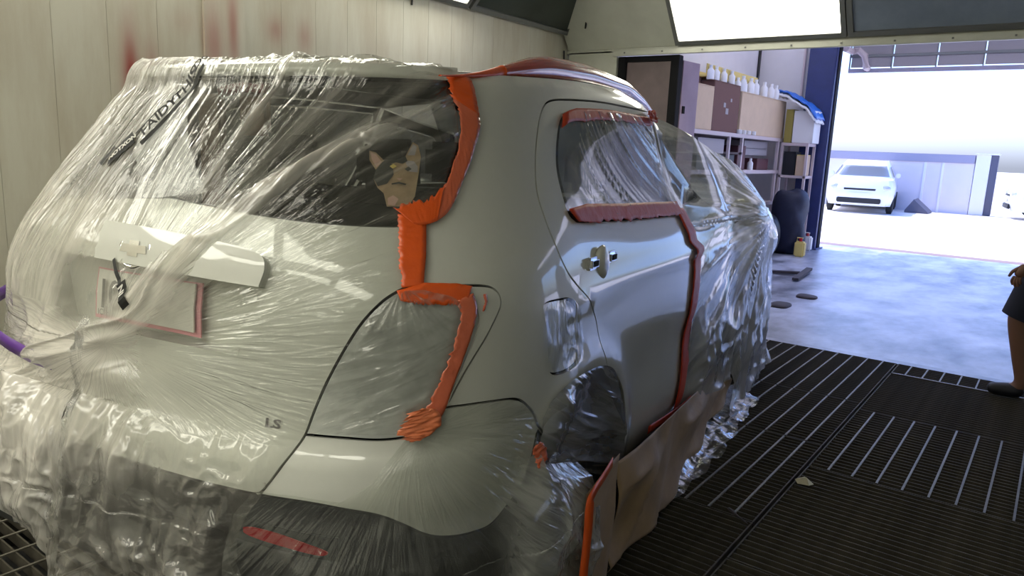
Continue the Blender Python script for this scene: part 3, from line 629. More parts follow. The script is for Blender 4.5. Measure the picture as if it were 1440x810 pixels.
def trimesh(poly,holes=(),step=.035,d=.0):
    if area(poly)<0: poly=poly[::-1]
    poly=inset(poly,d); hs=[]
    for h in holes:
        h=np.array(h); h=h[::-1] if area(h)>0 else h; hs.append(inset(h,d))
    lo,hi=poly.min(0),poly.max(0)
    gx,gy=np.meshgrid(np.arange(lo[0],hi[0],step),np.arange(lo[1],hi[1],step)); g=np.stack([gx.ravel(),gy.ravel()],1)
    ok=inpoly(g,poly)
    allb=np.vstack([poly]+hs)
    for h in hs: ok&=~inpoly(g,h)
    g=g[ok]
    if len(g): g=g[np.min(np.hypot(g[:,None,0]-allb[None,:,0],g[:,None,1]-allb[None,:,1]),axis=1)>step*.45]
    pts=np.vstack([allb,g]); ed=[]; k=0; loops=[]
    for l in [poly]+hs:
        n=len(l); ed+=[(k+i,k+(i+1)%n) for i in range(n)]; loops.append(list(range(k,k+n))); k+=n
    v,e,f,ov,oe,of=delaunay_2d_cdt([Vector(p) for p in pts],ed,[],0,1e-6)
    v=np.array([tuple(p) for p in v]); back={}
    for i,o in enumerate(ov):
        for q in o: back[q]=i
    c=np.array([v[list(t)].mean(0) for t in f]); keep=inpoly(c,poly)
    for h in hs: keep&=~inpoly(c,h)
    F=[]
    for t,kp in zip(f,keep):
        if not kp: continue
        t=list(t); a=v[t]; 
        if area(a)<0: t=t[::-1]
        F.append(t)
    return v,F,[[back[i] for i in l] for l in loops]
def panel(name,poly,m,parent=None,holes=(),step=.035,d=.0030,off=0.,flange=.014,fn=S):
    uv,F,loops=trimesh(poly,holes,step,d); P,n=fn(uv[:,0],uv[:,1],off)
    V=[P]; NN=[n]; k=len(P); F=[list(t) for t in F]
    if flange:
        for l in loops:
            a=P[l]; nn=n[l]; t=np.roll(a,-1,0)-np.roll(a,1,0); t/=np.linalg.norm(t,axis=1,keepdims=True)+1e-9; side=np.cross(t,nn)
            V+= [a,a-nn*flange]; NN+=[side,side]; q=len(l)
            for i in range(q): j=(i+1)%q; F.append([k+j,k+i,k+q+i,k+q+j])
            k+=2*q
    return mk(name,np.vstack(V),F,m,CAR if parent is None else parent,True,np.vstack(NN))
# --- outline curves in (U,V): U runs round the body from the rear centre, V is the height
glassB=cr([(0,1.213),(.24,1.197),(.473,1.186),(.66,1.184),(.722,1.190)])
glassS=cr([(.722,1.190),(.785,1.225),(.825,1.285),(.846,1.373),(.826,1.450),(.79,1.515)])
glassT=cr([(.79,1.515),(.70,1.525),(.35,1.533),(0,1.535)])
tgS=cr([(.722,1.190),(.720,1.12),(.716,1.062)]); lampI=cr([(.716,1.062),(.693,1.056),(.646,1.026),(.593,.964),(.537,.867),(.505,.793),(.487,.728)])
tgL=cr([(.487,.728),(.458,.668),(.42,.605),(.40,.592)]); tgB=ln((.40,.592),(.0,.588))
lampT=cr([(.716,1.062),(.813,1.060),(.905,1.050),(.938,1.014),(.907,.962),(.837,.873),(.789,.793)])
lampB=cr([(.789,.793),(.772,.760),(.735,.738),(.66,.728),(.57,.729),(.487,.728)])
bumpT=cr([(.789,.793),(.888,.790),(.993,.776),(1.06,.735),(1.112,.682)])
bumpL=cr([(.40,.592),(.522,.592),(.602,.584),(.679,.570),(.734,.544),(.792,.508),(.845,.490),(.914,.480),(.97,.481),(1.02,.515),(1.07,.56),(1.10,.62),(1.112,.682)])
doorcut=cr([(1.30,1.483),(1.20,1.481),(1.15,1.470),(1.124,1.44),(1.112,1.389),(1.110,1.318),(1.118,1.232),(1.166,1.144),(1.251,1.05),(1.345,.993),(1.400,.953),(1.470,.885),(1.500,.79),(1.560,.700)])
def arch_uv(cy,R,z0=.22,flip=False):
    th=np.linspace(0,pi,29); out=[]
    for t in th:
        z=WHZ+R*sin(t); y=cy-R*cos(t); out.append((uy(y,max(z,.2),.6,UE-.3),z))
    return np.array(out)
ar=arch_uv(WHY,WHR); a1=int(np.argmin(np.hypot(ar[:,0]-1.112,ar[:,1]-.682))); a2=int(np.argmin(np.hypot(ar[:,0]-1.56,ar[:,1]-.70)))
archRear=ar[:a1+1]; archTop=ar[a1:a2+1]; archFront=ar[a2:]
bumpT[-1]=ar[a1]; bumpL[-1]=ar[a1]; doorcut[-1]=ar[a2]
fa=arch_uv(3.38,WHR)
YB=1.97
bpil=np.array([(uy(YB,v,1.2,4.6),v) for v in np.linspace(.27,1.483,30)]); bp2=np.array([(uy(YB+.02,v,1.2,4.6),v) for v in np.linspace(.27,1.483,30)])
doorT=ln(tuple(bpil[-1]),(1.30,1.483),step=.1)
sill=[(uy(y,.27,1.2,5),.27) for y in np.linspace(WHY+WHR*.985,YB,12)]
win=join(ln((uy(1.93,1.455,1.2,4.6),1.455),(1.35,1.452),step=.1),cr([(1.306,1.447),(1.255,1.430),(1.235,1.389),(1.235,1.314),(1.262,1.241),(1.293,1.186),(1.345,1.162)]),ln((1.40,1.158),(2.03,1.140),(uy(1.90,1.125,1.2,4.6),1.125),step=.1),np.array([(uy(1.905+.004*i,v,1.2,4.6),v) for i,v in enumerate(np.linspace(1.16,1.44,8))]))
fuel=cr([(1.107,.95),(1.112,.978),(1.135,.987),(1.20,.984),(1.261,.977),(1.305,.955),(1.335,.91),(1.352,.863),(1.342,.82),(1.315,.798),(1.25,.789),(1.171,.796),(1.135,.822),(1.115,.87),(1.107,.95)],5)[:-1]
UT=uy(2.02,1.57,1.2,5.)
# --- panels, right and left
def bothpanel(name,poly,m,**k):
    a=panel(name,poly,m,**k); b=a.copy(); b.data=a.data.copy(); me=b.data
    co=np.empty(len(me.vertices)*3); me.vertices.foreach_get('co',co); co=co.reshape(-1,3); nr=np.array([c.vector[:] for c in me.corner_normals]); li=np.empty(len(me.loops),int); me.loops.foreach_get('vertex_index',li)
    vn_=np.zeros_like(co); vn_[li]=nr; co[:,0]*=-1; vn_[:,0]*=-1; Fs=[list(p.vertices)[::-1] for p in me.polygons]; COLm=me.materials[0]
    bpy.data.meshes.remove(me); return a,mk(name,co,Fs,COLm,a.parent,True,vn_)
body_poly=join(tgS[::-1],glassS,ln((.79,1.515),(.80,1.57)),ln((.80,1.57),(UT+.35,1.57),step=.05),ln((UT+.35,1.57),(uy(2.0,1.483,1.2,4.6)+.02,1.483)),doorT,doorcut,archTop[::-1],bumpT[::-1],lampT[::-1])
bothpanel('quarter_panel',body_poly,M['paint'],holes=[fuel],step=.04)
door_poly=join(bpil[::-1],np.array(sill)[::-1],archFront[::-1][::1],doorcut[::-1],doorT[::-1])
rd_=bothpanel('rear_door',door_poly,M['paint'],holes=[win],step=.04)
bothpanel('rear_door_window',win,M['glass'],parent=None,off=-.012,flange=0,step=.06)
bothpanel('tail_lamp',join(lampT,lampB,lampI[::-1]),M['lampclear'],off=-.001,step=.03)
bothpanel('lamp_rim',join(cr([(.80,1.062),(.813,1.060),(.905,1.050),(.938,1.014),(.907,.962),(.837,.873),(.789,.793)]),cr([(.789,.793),(.812,.85),(.865,.96),(.868,1.0),(.845,1.03),(.80,1.035)])[1:]),M['paint'],off=.003,step=.03)
bothpanel('bumper_corner',join(lampB[::-1],bumpT,bumpL[::-1],tgL[::-1]),M['paint'],step=.035)
bothpanel('fuel_door',fuel,M['paint'],off=-.009,step=.03)
rec=join(ln((-.40,1.052),(-.33,.885),(.30,.885),(.37,1.036),(-.40,1.052),step=.05))
tg=panel('tailgate',join(tgB[::-1],tgL[::-1],lampI[::-1],tgS[::-1],glassB[::-1],mir(glassB[::-1]),mir(tgS[::-1]),mir(lampI[::-1]),mir(tgL[::-1])),M['paint'],holes=[rec],step=.04,flange=.058)
panel('plate_recess',rec,M['paint'],tg,off=-.055,flange=0,d=-.004,step=.05)
# ledge above the plate recess with its corner line
led=cr([(-.43,1.058),(-.40,1.115),(-.30,1.14),(0,1.135),(.28,1.12),(.365,1.105),(.385,1.08),(.375,1.04)],8); led=join(led,ln((.375,1.036),(-.43,1.055),step=.04))
panel('plate_ledge',led,M['paint'],tg,off=.022,step=.035,flange=.05)
panel('rear_window',join(glassB,glassS,glassT,mir(glassT),mir(glassS),mir(glassB)),M['rearglass'],off=-.008,step=.05,flange=.01)
panel('rear_cladding',join(tgB[::-1],bumpL,archRear[::-1],ln((float(ar[0][0]),.30),(.9,.24),(.0,.22),step=.05),mir(join(tgB[::-1],bumpL,archRear[::-1],ln((float(ar[0][0]),.30),(.9,.24),(.0,.22),step=.05)))),M['clad'],step=.045)
rf=join(cr([(.365,.508),(.40,.514),(.472,.508),(.565,.484),(.575,.470),(.55,.464),(.471,.474),(.375,.487),(.365,.508)],5)); bothpanel('reflector',rf,M['red'],off=.004,step=.03)
rf2=join(ln((.34,.535),(.60,.515),(.60,.45),(.34,.47),(.34,.535),step=.05)); bothpanel('reflector_bezel',rf2,M['under'],off=.002,step=.04)
lip=join(ln((-.34,.50),(.33,.50),(.36,.30),(-.36,.30),(-.34,.50),step=.06)); panel('bumper_insert',lip,M['clad'],off=.02,step=.06)
fd=join(bp2,ln(tuple(bp2[-1]),(uy(2.45,1.40,1.2,5.3),1.40),step=.08),np.array([(uy(2.45+.55*t,1.40-.32*t,1.2,5.3),1.40-.32*t) for t in np.linspace(.1,1,8)]),np.array([(uy(3.0-.12*t,1.08-.78*t,1.2,5.),1.08-.78*t) for t in np.linspace(0,1,14)]))
fw=join(np.array([(uy(2.03,v,1.2,4.8),v) for v in np.linspace(1.15,1.42,8)]),np.array([(uy(2.40+.45*t,1.38-.23*t,1.2,5.3),1.38-.23*t) for t in np.linspace(0,1,7)]))
bothpanel('front_door',fd,M['paint'],holes=[fw],step=.06); bothpanel('front_door_window',fw,M['glass'],off=-.012,flange=0,step=.07)
nose=join(np.array([(uy(2.9+.12*t,.30+.78*t,1.2,5.),.30+.78*t) for t in np.linspace(0,1,12)]),ln((uy(3.02,1.08,1.2,5.3),1.08),(UE,1.08),step=.1),ln((UE,1.08),(UE,.22),step=.1),ln((UE,.22),(float(fa[-1][0]),.25),step=.1),fa[::-1],ln((float(fa[0][0]),.27),(uy(2.9,.30,1.2,5.),.30)))
bothpanel('front_wing',nose,M['paint'],step=.06)
ws=join(ln((uy(2.9,1.12,1.2,5.36),1.12),(UE,1.12),step=.08),ln((UE,1.12),(UE,1.55),step=.08),ln((UE,1.55),(uy(2.1,1.55,1.2,5.36),1.55),step=.08)); bothpanel('windscreen',ws,M['glass'],step=.07,off=.0)
# dark inner shell behind the panel gaps, floor, sill
us=np.linspace(-UE,UE,121); vs=np.linspace(.24,1.10,14)
uu,vv=np.meshgrid(us,vs,indexing='ij'); P,n=S(uu.ravel(),vv.ravel(),-.09); nv=len(vs); isW=lambda p: (min(hypot(p[1]-WHY,p[2]-WHZ),hypot(p[1]-3.38,p[2]-WHZ))<WHR-.01) and abs(p[0])>.55
F=[]
for i in range(len(us)-1):
    for j in range(nv-1):
        q=[i*nv+j,(i+1)*nv+j,(i+1)*nv+j+1,i*nv+j+1]
        if not any(isW(P[k]) for k in q): F.append(q)
mk('inner_shell',P,F,M['under'],CAR)
MB().box(-.74,.74,.10,4.0,.20,.26).build('underfloor',M['under'],CAR)
for s in (-1,1): MB().box(s*.80-.05,s*.80+.05,1.26,2.95,.20,.30,.01).build('sill',M['clad'],CAR)
for s in (-1,1):
    for y in (WHY,3.38):
        MB().lathe([(WHR+.03,s*.45),(WHR+.03,s*.84)],(0,y,WHZ),24,'x').build('wheel_housing',M['under'],CAR,smooth=True)
        wv=MB(); wv.lathe([(.20,s*.60),(.29,s*.59),(.335,s*.62),(.345,s*.68),(.345,s*.77),(.335,s*.81),(.29,s*.83),(.215,s*.82)],(0,y,WHZ),40,'x'); wh=wv.build('wheel',M['tyre'],CAR,smooth=True)
        rm=MB().lathe([(.215,s*.82),(.20,s*.80),(.19,s*.74)],(0,y,WHZ),32,'x').lathe([(.06,s*.80),(.05,s*.82),(0,s*.82)],(0,y,WHZ),16,'x')
        for k in range(10):
            t=2*pi*k/10; c,sn=cos(t),sin(t); t2=t+.14; 
            rm.tube([(s*.79,y+c*.05,WHZ+sn*.05),(s*.80,y+c*.20,WHZ+sn*.20)],.017,6)
        rm.build('rim',M['alloy'],wh,smooth=True)
# roof
def roofP(U,k):
    U=np.asarray(U,float); r,_=S(U,1.57); k=np.asarray(k,float); ya=np.clip(r[...,1],.95,1.6)
    zc=1.604+.040*smooth(.95,1.4,ya); a=np.stack([np.zeros_like(ya),ya,zc],-1); out=a+(r-a)*k[...,None]
    out[...,2]=r[...,2]+(zc-r[...,2])*(1-k**1.3); return out
us=np.linspace(-UE,UE,181); ks=np.linspace(1,.0,14); uu,kk=np.meshgrid(us,ks,indexing='ij'); P=roofP(uu.ravel(),kk.ravel()); n=len(ks)
mk('roof',P,[[i*n+j,(i+1)*n+j,(i+1)*n+j+1,i*n+j+1] for i in range(len(us)-1) for j in range(n-1)],M['paint'],CAR)
# spoiler lip over the rear window
us=np.linspace(-.80,.80,61); prof=[(1.575,-.01),(1.578,.016),(1.568,.030),(1.552,.028),(1.538,.008),(1.530,-.008)]; V=[]
for u in us:
    fd_=1-smooth(.70,.80,abs(u))
    for z,o in prof:
        p,nn=S(np.array([u]),np.array([min(z,1.57)]),np.array([0.])); p=p[0]+nn[0]*np.array([1,1,0])*o*(.25+.75*fd_); p[2]+=(z-min(z,1.57))+.002; V.append(p)
n=len(prof); sp=mk('spoiler',V,[[i*n+j+1,(i+1)*n+j+1,(i+1)*n+j,i*n+j] for i in range(len(us)-1) for j in range(n-1)],M['paint'],CAR)
MB().box(-.13,.13,.405,.415,1.545,1.553).build('brake_light',M['red'],sp)
# roof rails
def rail(s,grow=0.,y0=.50,y1=2.55,n=46):
    V=[];F=[]; m=14
    for i in range(n):
        y=y0+(y1-y0)*i/(n-1); a=(y-.5)/2.05
        h=np.interp(y,[.5,.6,.8,1.0,1.4,1.8,2.2,2.55],[.004,.018,.046,.056,.056,.044,.030,.012])
        k=np.interp(y,[.4,.75,1.25,2.0,2.6],[.555,.575,.585,.570,.52]); zb=np.interp(y,[.5,.6,1.1,1.5,1.94,2.3,2.6],[1.534,1.542,1.588,1.608,1.612,1.585,1.54])
        for j in range(m):
            t=2*pi*j/m; tp=.15+.85*smooth(0,.30,a); V.append((s*(k+(.024+grow)*tp*cos(t)),y,zb+h*.5*tp+(h*.5+.004+grow)*tp*sin(t)))
    for i in range(n-1):
        for j in range(m): F.append([i*m+j,i*m+(j+1)%m,(i+1)*m+(j+1)%m,(i+1)*m+j])
    F+=[[j for j in range(m)],[(n-1)*m+j for j in range(m)][::-1]]
    return V,F
for s in (-1,1): V,F=rail(s); mk('roof_rail',V,F,M['darkframe'],CAR)
# door handle, mirrors, badge, plate, lettering
hU,hV=1.575,1.045
hp,hn=S(np.array([1.575]),np.array([1.048])); hp=hp[0]
MB().blob((hp[0]+.002,hp[1]+.005,hp[2]-.012),(.020,.050,.056),20,14).build('handle_cup',M['paint'],rd_[0],smooth=True)
for dy in (-.085,.088):
    c=MB().box(hp[0]-.004,hp[0]+.016,hp[1]+dy-.034,hp[1]+dy+.034,hp[2]-.020,hp[2]+.018,.008).build('handle_cap',M['chrome'],rd_[0],smooth=True); MB().box(hp[0]+.0155,hp[0]+.018,hp[1]+dy-.02,hp[1]+dy+.02,hp[2]-.009,hp[2]+.008,.001).build('handle_socket',M['under'],rd_[0])
for s in (-1,1): MB().blob((s*.99,2.84,1.09),(.085,.07,.07),20,14,.8).build('mirror',M['paint'],CAR,smooth=True); 
def surf_mesh(name,V2,F,m,parent,u0,v0,off,rot=0,scale=1.,fn=S):
    V2=np.array(V2,float)*scale; c,s_=cos(rot),sin(rot); P,n=fn(u0+V2[:,0]*c-V2[:,1]*s_,v0+V2[:,0]*s_+V2[:,1]*c,off); return mk(name,P,F,m,parent,False)
# bow-tie emblem outline in a chrome ring above the plate
bt=.62*np.array([(-.075,-.012),(-.03,-.012),(-.024,-.026),(.032,-.026),(.030,-.012),(.078,-.012),(.068,.014),(.026,.014),(.022,.028),(-.034,.028),(-.030,.014),(-.066,.014)])
bp0=mk('badge',np.vstack([S(bt[:,0]*1.+.0-.03,bt[:,1]+1.083,.014)[0],S(bt[:,0]-.03,bt[:,1]+1.083,.024)[0]]),[list(range(12,24))]+[[i,(i+1)%12,12+(i+1)%12,12+i] for i in range(12)],M['chrome'],tg,False)
rg=[];rf_=[]
for i in range(28):
    t=2*pi*i/28
    for j in range(6):
        q=2*pi*j/6; rr=1+.13*cos(q); p,_n=S(np.array([-.03+.052*rr*cos(t)]),np.array([1.083+.040*rr*sin(t)]),np.array([.016+.006*sin(q)])); rg.append(p[0])
for i in range(28):
    for j in range(6): rf_.append([i*6+j,((i+1)%28)*6+j,((i+1)%28)*6+(j+1)%6,i*6+(j+1)%6])
mk('badge_ring',rg,rf_,M['chrome'],tg)
pl=join(ln((-.222,1.034),(-.222,.893),(.160,.893),(.160,1.034),(-.222,1.034),step=.06)); plate=panel('license_plate',pl,M['pink'],CAR,off=-.034,step=.08,flange=.004)
pl2=join(ln((-.206,1.030),(-.206,.905),(.146,.905),(.146,1.030),(-.206,1.030),step=.06)); panel('plate_face',pl2,M['plate'],plate,off=-.026,step=.08,flange=.004)
V2,F2=text_mesh('10',.105,bold=.002); surf_mesh('plate_number',V2*np.array([.8,1]),F2,M['letter'],plate,-.190,.930,-.019); V2,F2=text_mesh('ICENT',.022); surf_mesh('plate_lettering',V2,F2,M['letter'],plate,-.188,.909,-.019)
V2,F2=text_mesh('LS',.034,bold=.0012); surf_mesh('trim_letters',V2*np.array([1.25,.8]),F2,M['letter'],tg,.386,.733,.003)
# seats and liner seen through the rear window
st_=MB().box(-.60,.60,1.02,1.20,.55,1.20,.05).build('rear_seat',M['seat'],CAR,smooth=True)
for x in (-.42,0,.42):
    MB().box(x-.13,x+.13,1.03,1.13,1.19,1.38,.04).build('headrest',M['seat'],st_,smooth=True)
b=MB().box(-.165,-.075,.40,.425,1.07,1.48,.008); b.build('beige_slab',M['beige'],st_,smooth=True)  # beige slabs and red bar added just behind the rear glass
MB().box(-.02,.085,.405,.43,1.37,1.50,.01).build('beige_slab',M['beige'],st_,smooth=True); MB().box(-.345,-.185,.41,.50,1.17,1.40,.035).build('headrest',M['greyb'],st_,smooth=True); MB().tube([(-.07,.40,1.485),(.02,.395,1.497),(.10,.40,1.49)],.016,8).build('red_bar',M['red'],st_,smooth=True)
for x in (-.38,.38): MB().box(x-.24,x+.24,2.0,2.2,.5,1.15,.06).build('front_seat',M['seat'],CAR,smooth=True); 
for x in (-.38,.38): MB().box(x-.12,x+.12,2.08,2.18,1.18,1.38,.04).build('headrest',M['seat'],CAR,smooth=True)
MB().box(-.62,.62,.30,1.05,1.02,1.05).build('parcel_shelf',M['under'],CAR)
MB().box(-.55,.55,1.2,2.3,1.585,1.60).build('roof_lining',M['under'],CAR)
# cat picture stuck on the rear window: a flat cut-out
def cutout(name,pts,m,parent,off): pts=np.array(pts)*np.array([.74,.66]); return surf_mesh(name,pts,[list(range(len(pts)))],m,parent,.595,1.262,off-.004)
rwin=CAR
ct=cutout('cat_sticker',[(.075,-.055),(.145,-.052),(.165,-.02),(.172,.06),(.172,.115),(.155,.155),(.135,.165),(.118,.115),(.085,.100),(.045,.100),(.012,.125),(-.012,.130),(-.004,.098),(.025,.065),(.022,.035),(.040,.005),(.062,-.012)],M['catfur'],rwin,.002)
cutout('cat_patch',[(.025,.065),(.022,.035),(.040,.010),(.070,.020),(.088,.050),(.080,.085),(.045,.095)],M['catdark'],ct,.003)
cutout('cat_ear',[(-.006,.124),(.003,.100),(.026,.072),(.040,.092),(.014,.118)],M['catpink'],ct,.003); cutout('cat_ear',[(.124,.118),(.150,.118),(.152,.148),(.137,.158)],M['greyb'],ct,.003)
cutout('cat_eye',[(.070,.078),(.082,.070),(.094,.078),(.082,.086)],M['yellow'],ct,.004); cutout('cat_eye',[(.122,.070),(.134,.062),(.146,.070),(.134,.079)],M['catdark'],ct,.004)
cutout('cat_patch',[(.045,.100),(.085,.100),(.118,.115),(.128,.098),(.112,.088),(.090,.092),(.070,.086),(.050,.088)],M['catdark'],ct,.0032); cutout('cat_patch',[(.078,-.050),(.10,-.052),(.112,-.030),(.094,-.018),(.076,-.028)],M['catpink'],ct,.0032)
cutout('cat_nose',[(.098,.038),(.110,.030),(.120,.038)],M['catpink'],ct,.004); cutout('cat_patch',[(.118,.100),(.150,.098),(.166,.08),(.168,.060),(.140,.062)],M['greyb'],ct,.003); cutout('cat_mouth',[(.084,.020),(.108,.026),(.134,.020),(.132,.016),(.108,.020),(.086,.016)],M['catdark'],ct,.0042)
# ================================================================ film, tape and paper on the car
def sheet(name,P,nrm,na,nb,m,uv,haze,crumple,label,cat,group=None,parent=None,line=1.):
    F=[[i*nb+j,(i+1)*nb+j,(i+1)*nb+j+1,i*nb+j+1] for i in range(na-1) for j in range(nb-1)]
    o=mk(name,P,F,m,parent,True,center='car',uv=uv,attrs=dict(haze=np.broadcast_to(haze,(na*nb,)),crumple=np.broadcast_to(crumple,(na*nb,)),line=np.broadcast_to(line,(na*nb,))))
    return tag(o,label,cat,group) if label else o
def rail_interp(c,n):
    c=np.array(c,float); d=np.concatenate([[0],np.cumsum(np.hypot(*np.diff(c,axis=0).T))]); t=np.linspace(0,d[-1],n); return np.stack([np.interp(t,d,c[:,0]),np.interp(t,d,c[:,1])],1)
def patch(A,B,na,nb):
    """ruled patch between two curves A and B in (U,V): a along the curves, b across"""
    a=rail_interp(A,na); b=rail_interp(B,na); t=np.linspace(0,1,nb); return a[:,None,:]*(1-t)[None,:,None]+b[:,None,:]*t[None,:,None]
def hull(U,V,vmin=.5):
    """car surface, hanging straight down below vmin"""
    Vc=np.maximum(V,vmin); P,n=S(U,np.minimum(Vc,1.57)); lo=V<vmin; P[...,2]=np.where(lo,V,P[...,2]); nf=n.copy(); nf[...,2]=0; nf/=np.linalg.norm(nf,axis=-1,keepdims=True)+1e-9
    return P,np.where(lo[...,None],nf,n)
# 1. the big sheet over tailgate, rear window and left rear corner
na,nb=620,380
vv=np.linspace(0,1,nb); RB=[(0,.36),(.50,.36),(.56,.39),(.60,.416),(.668,.455),(.728,.484),(.793,.502),(.867,.534),(.964,.590),(1.026,.642),(1.056,.69),(1.10,.700),(1.19,.700),(1.215,.69),(1.235,.745),(1.266,.78),(1.314,.803),(1.381,.814),(1.44,.80),(1.483,.775),(1.53,.752),(1.57,.745)]
HB=[(-3,.46),(-.6,.43),(-.35,.41),(-.2,.375),(-.155,.35),(-.125,-.02),(.4,-.02)]
aa=np.linspace(0,1,na); UL=-UC-.75
Vn=np.broadcast_to(vv[None,:],(na,nb)); rb0=np.interp(Vn*1.57,[p[0] for p in RB],[p[1] for p in RB]); U=UL+(rb0-UL)*(aa[:,None]**.92)
lowv=np.interp(U,[p[0] for p in HB],[p[1] for p in HB])+.02*(vn(U*9,U*0,3)-.5); V=lowv+(1.57-lowv)*Vn
Ku,Kv=-.07,.86; dx,dy=U-Ku,V-Kv; th=np.arctan2(dy,dx); r=np.hypot(dx,dy)
fan=smooth(.15,.55,r)*(1-.75*smooth(-.15,-.7,th))
wl=smooth(.12,-.28,U)*smooth(.80,1.05,V)           # pleats hanging on the left
wr=smooth(-.25,.10,U)*smooth(.56,.88,V)            # lines fanning out to the right
wd=smooth(.80,.58,V+.05*(vn(U*5,U*0,77)-.5))                               # loose crumpled skirt
glassz=smooth(1.17,1.24,V)*smooth(1.56,1.50,V)
thw=th+.05*vn(U*4,V*4,2); f1=ridge(thw*9,r*.9+3,11,4.); f2=ridge(thw*23,r*1.3,12,3.); f3=ridge(thw*52,r*2.2,13,2.)
SW=cr([(.74,1.40),(.60,1.365),(.517,1.327),(.339,1.235),(.197,1.132),(.069,1.016),(-.074,.903),(-.268,.809),(-.42,.74)],8); sd_=np.full(U.shape,9.); sa=np.zeros(U.shape)
for i in range(len(SW)-1):
    e_=SW[i+1]-SW[i]; L2=(e_**2).sum(); q_=np.clip(((U-SW[i,0])*e_[0]+(V-SW[i,1])*e_[1])/L2,0,1); dd=np.hypot(U-SW[i,0]-q_*e_[0],V-SW[i,1]-q_*e_[1]); sg=np.sign((U-SW[i,0])*e_[1]-(V-SW[i,1])*e_[0]); m_=dd<np.abs(sd_); sd_=np.where(m_,dd*np.where(sg==0,1,sg),sd_); sa=np.where(m_,(i+q_)/len(SW),sa)
swd=.022+.055*smooth(.25,.9,sa); sw=np.exp(-(sd_/swd)**2); swl=ridge(sd_*38+3*vn(sa*9,0*sa,8),sa*5,9,2.)
bold=.6*np.exp(-((th-.86)/.03)**2)+.5*np.exp(-((th-.42)/.02)**2)+.6*np.exp(-((th-1.08)/.04)**2)+.4*np.exp(-((th-.70)/.02)**2)
p1=ridge(U*7+1.2*(1.57-V)+.5*vn(U*3,V*3,5),V*.9,21,2.2); p2=ridge(U*19+1.5*(1.57-V)+.6*vn(U*4,V*4,6),V*1.6,22,1.8)
c1=ridge(U*5+.8*vn(U*4,V*4,31),V*4.2+.8*vn(U*4,V*4,32),33,1.6); c2=ridge(U*13+vn(U*8,V*8,34),V*11+vn(U*8,V*8,35),36,1.4); c3=ridge(U*4.5+.3*V,V*.8,37,2.); c4=ridge(U*27+2*vn(U*9,V*9,38),V*23+2*vn(U*9,V*9,39),40,1.2); lm=smooth(.05,-.35,U)*smooth(1.1,.8,V)*(1-wd)
tgt=smooth(.20,.45,U)*smooth(1.2,1.1,V)*smooth(.6,.7,V)
h=.006+wr*fan*((.012*f1+.006*f2)*(.25+.75*glassz)*(1-.6*tgt)+.0035*f3*(1-.3*tgt)+.016*bold*smooth(1.05,1.25,V)*smooth(.15,.3,r))+wl*(.020*p1+.009*p2)*(1-.6*smooth(1.42,1.52,V))*(1-.75*smooth(-.42,-.75,U))+wd*(.030*c1+.014*c2+.011*c4+.040*c3*smooth(.45,.2,V))+sw*(.014+.014*swl)*smooth(0,.12,sa)+lm*(.018*c1+.008*c2)
h+=.008*smooth(.0,-.45,U)*smooth(1.50,1.15,V)*(1-.3*smooth(.6,.3,V))+.03*wd*smooth(.3,-.2,U)+.03*smooth(.62,.40,V)
h+=.03*np.exp(-((U+.20)/.28)**2-((V-.80)/.07)**2)+.03*vn(U*8+V*9,V*13-U*3,41)*np.exp(-((U+.12)/.32)**2-((V-.80)/.15)**2)
h+=.030*smooth(1.46,1.535,V)*smooth(.70,.55,np.abs(U))
edge=np.clip((rb0-U)/.05,0,1)*1.; edge=np.where(V>.57,edge,np.minimum(1,edge*.8+.2)); h=h*edge+.0045
P,n=hull(U.ravel(),V.ravel()); P=P+n*h.ravel()[:,None]
uvw=np.stack([np.where(wl>.5,U*1.4+.3*(1.57-V),th*.9+0*r),np.where(wl>.5,V,r)],-1); uvw=np.where((wd>.5)[...,None],np.stack([U*.8,V*.8],-1),uvw)
haze=.02+.05*wr*fan*f2+glassz*wr*(.30*f1**4+.42*bold*smooth(.1,.3,r)+.14*f2**3)+.50*smooth(.10,-.35,U)*smooth(.35,.85,V)*(1-.55*glassz*smooth(-.75,-.5,U)*smooth(.2,.0,U))+.35*wl*p1+sw*(.42+.35*swl)*smooth(0,.2,sa)+.30*np.exp(-((U+.15)/.30)**2-((V-.79)/.07)**2)+wd*(.06+.26*c1*c2+.08*c4+.30*smooth(-.05,-.35,U)+.30*smooth(.50,.66,V)*smooth(.45,-.1,U))
haze=np.clip(haze*(1-.80*np.exp(-((U+.165)/.11)**4-((V-.97)/.09)**4)),0,.9)
F1=sheet('masking_film',P,n,na,nb,M['film'],uvw.reshape(-1,2),haze.ravel(),((.03+.6*wd+.20*smooth(0,-.4,U))*np.minimum(1,np.abs(wd-.5)*2.4)*np.minimum(1,np.abs(wl-.5)*2.4)).ravel(),'big wrinkled clear plastic sheet over the tailgate, rear window and left rear corner','plastic sheet',line=(smooth(.12,.5,r)*(1-.5*wd)*(1-.7*sw)*np.minimum(1,np.abs(wd-.5)*2.2)*np.minimum(1,np.abs(wl-.5)*2.2)).ravel())
PG=P.reshape(na,nb,3).copy(); NG=n.reshape(na,nb,3).copy(); UG=U.copy(); VG=V.copy()
def film_at(u,v,off):
    lo=np.interp(u,[p[0] for p in HB],[p[1] for p in HB]); b=np.clip((v-lo)/(1.57-lo),0,1); rb=np.interp(b*1.57,[p[0] for p in RB],[p[1] for p in RB])
    a=np.clip((u-UL)/(rb-UL),0,1)**(1/.92); x=a*(PG.shape[0]-1); y=b*(PG.shape[1]-1); i=np.minimum(x.astype(int),PG.shape[0]-2); j=np.minimum(y.astype(int),PG.shape[1]-2); fx=(x-i)[:,None]; fy=(y-j)[:,None]
    q=lambda G: (G[i,j]*(1-fx)+G[i+1,j]*fx)*(1-fy)+(G[i,j+1]*(1-fx)+G[i+1,j+1]*fx)*fy
    return q(PG)+q(NG)*off
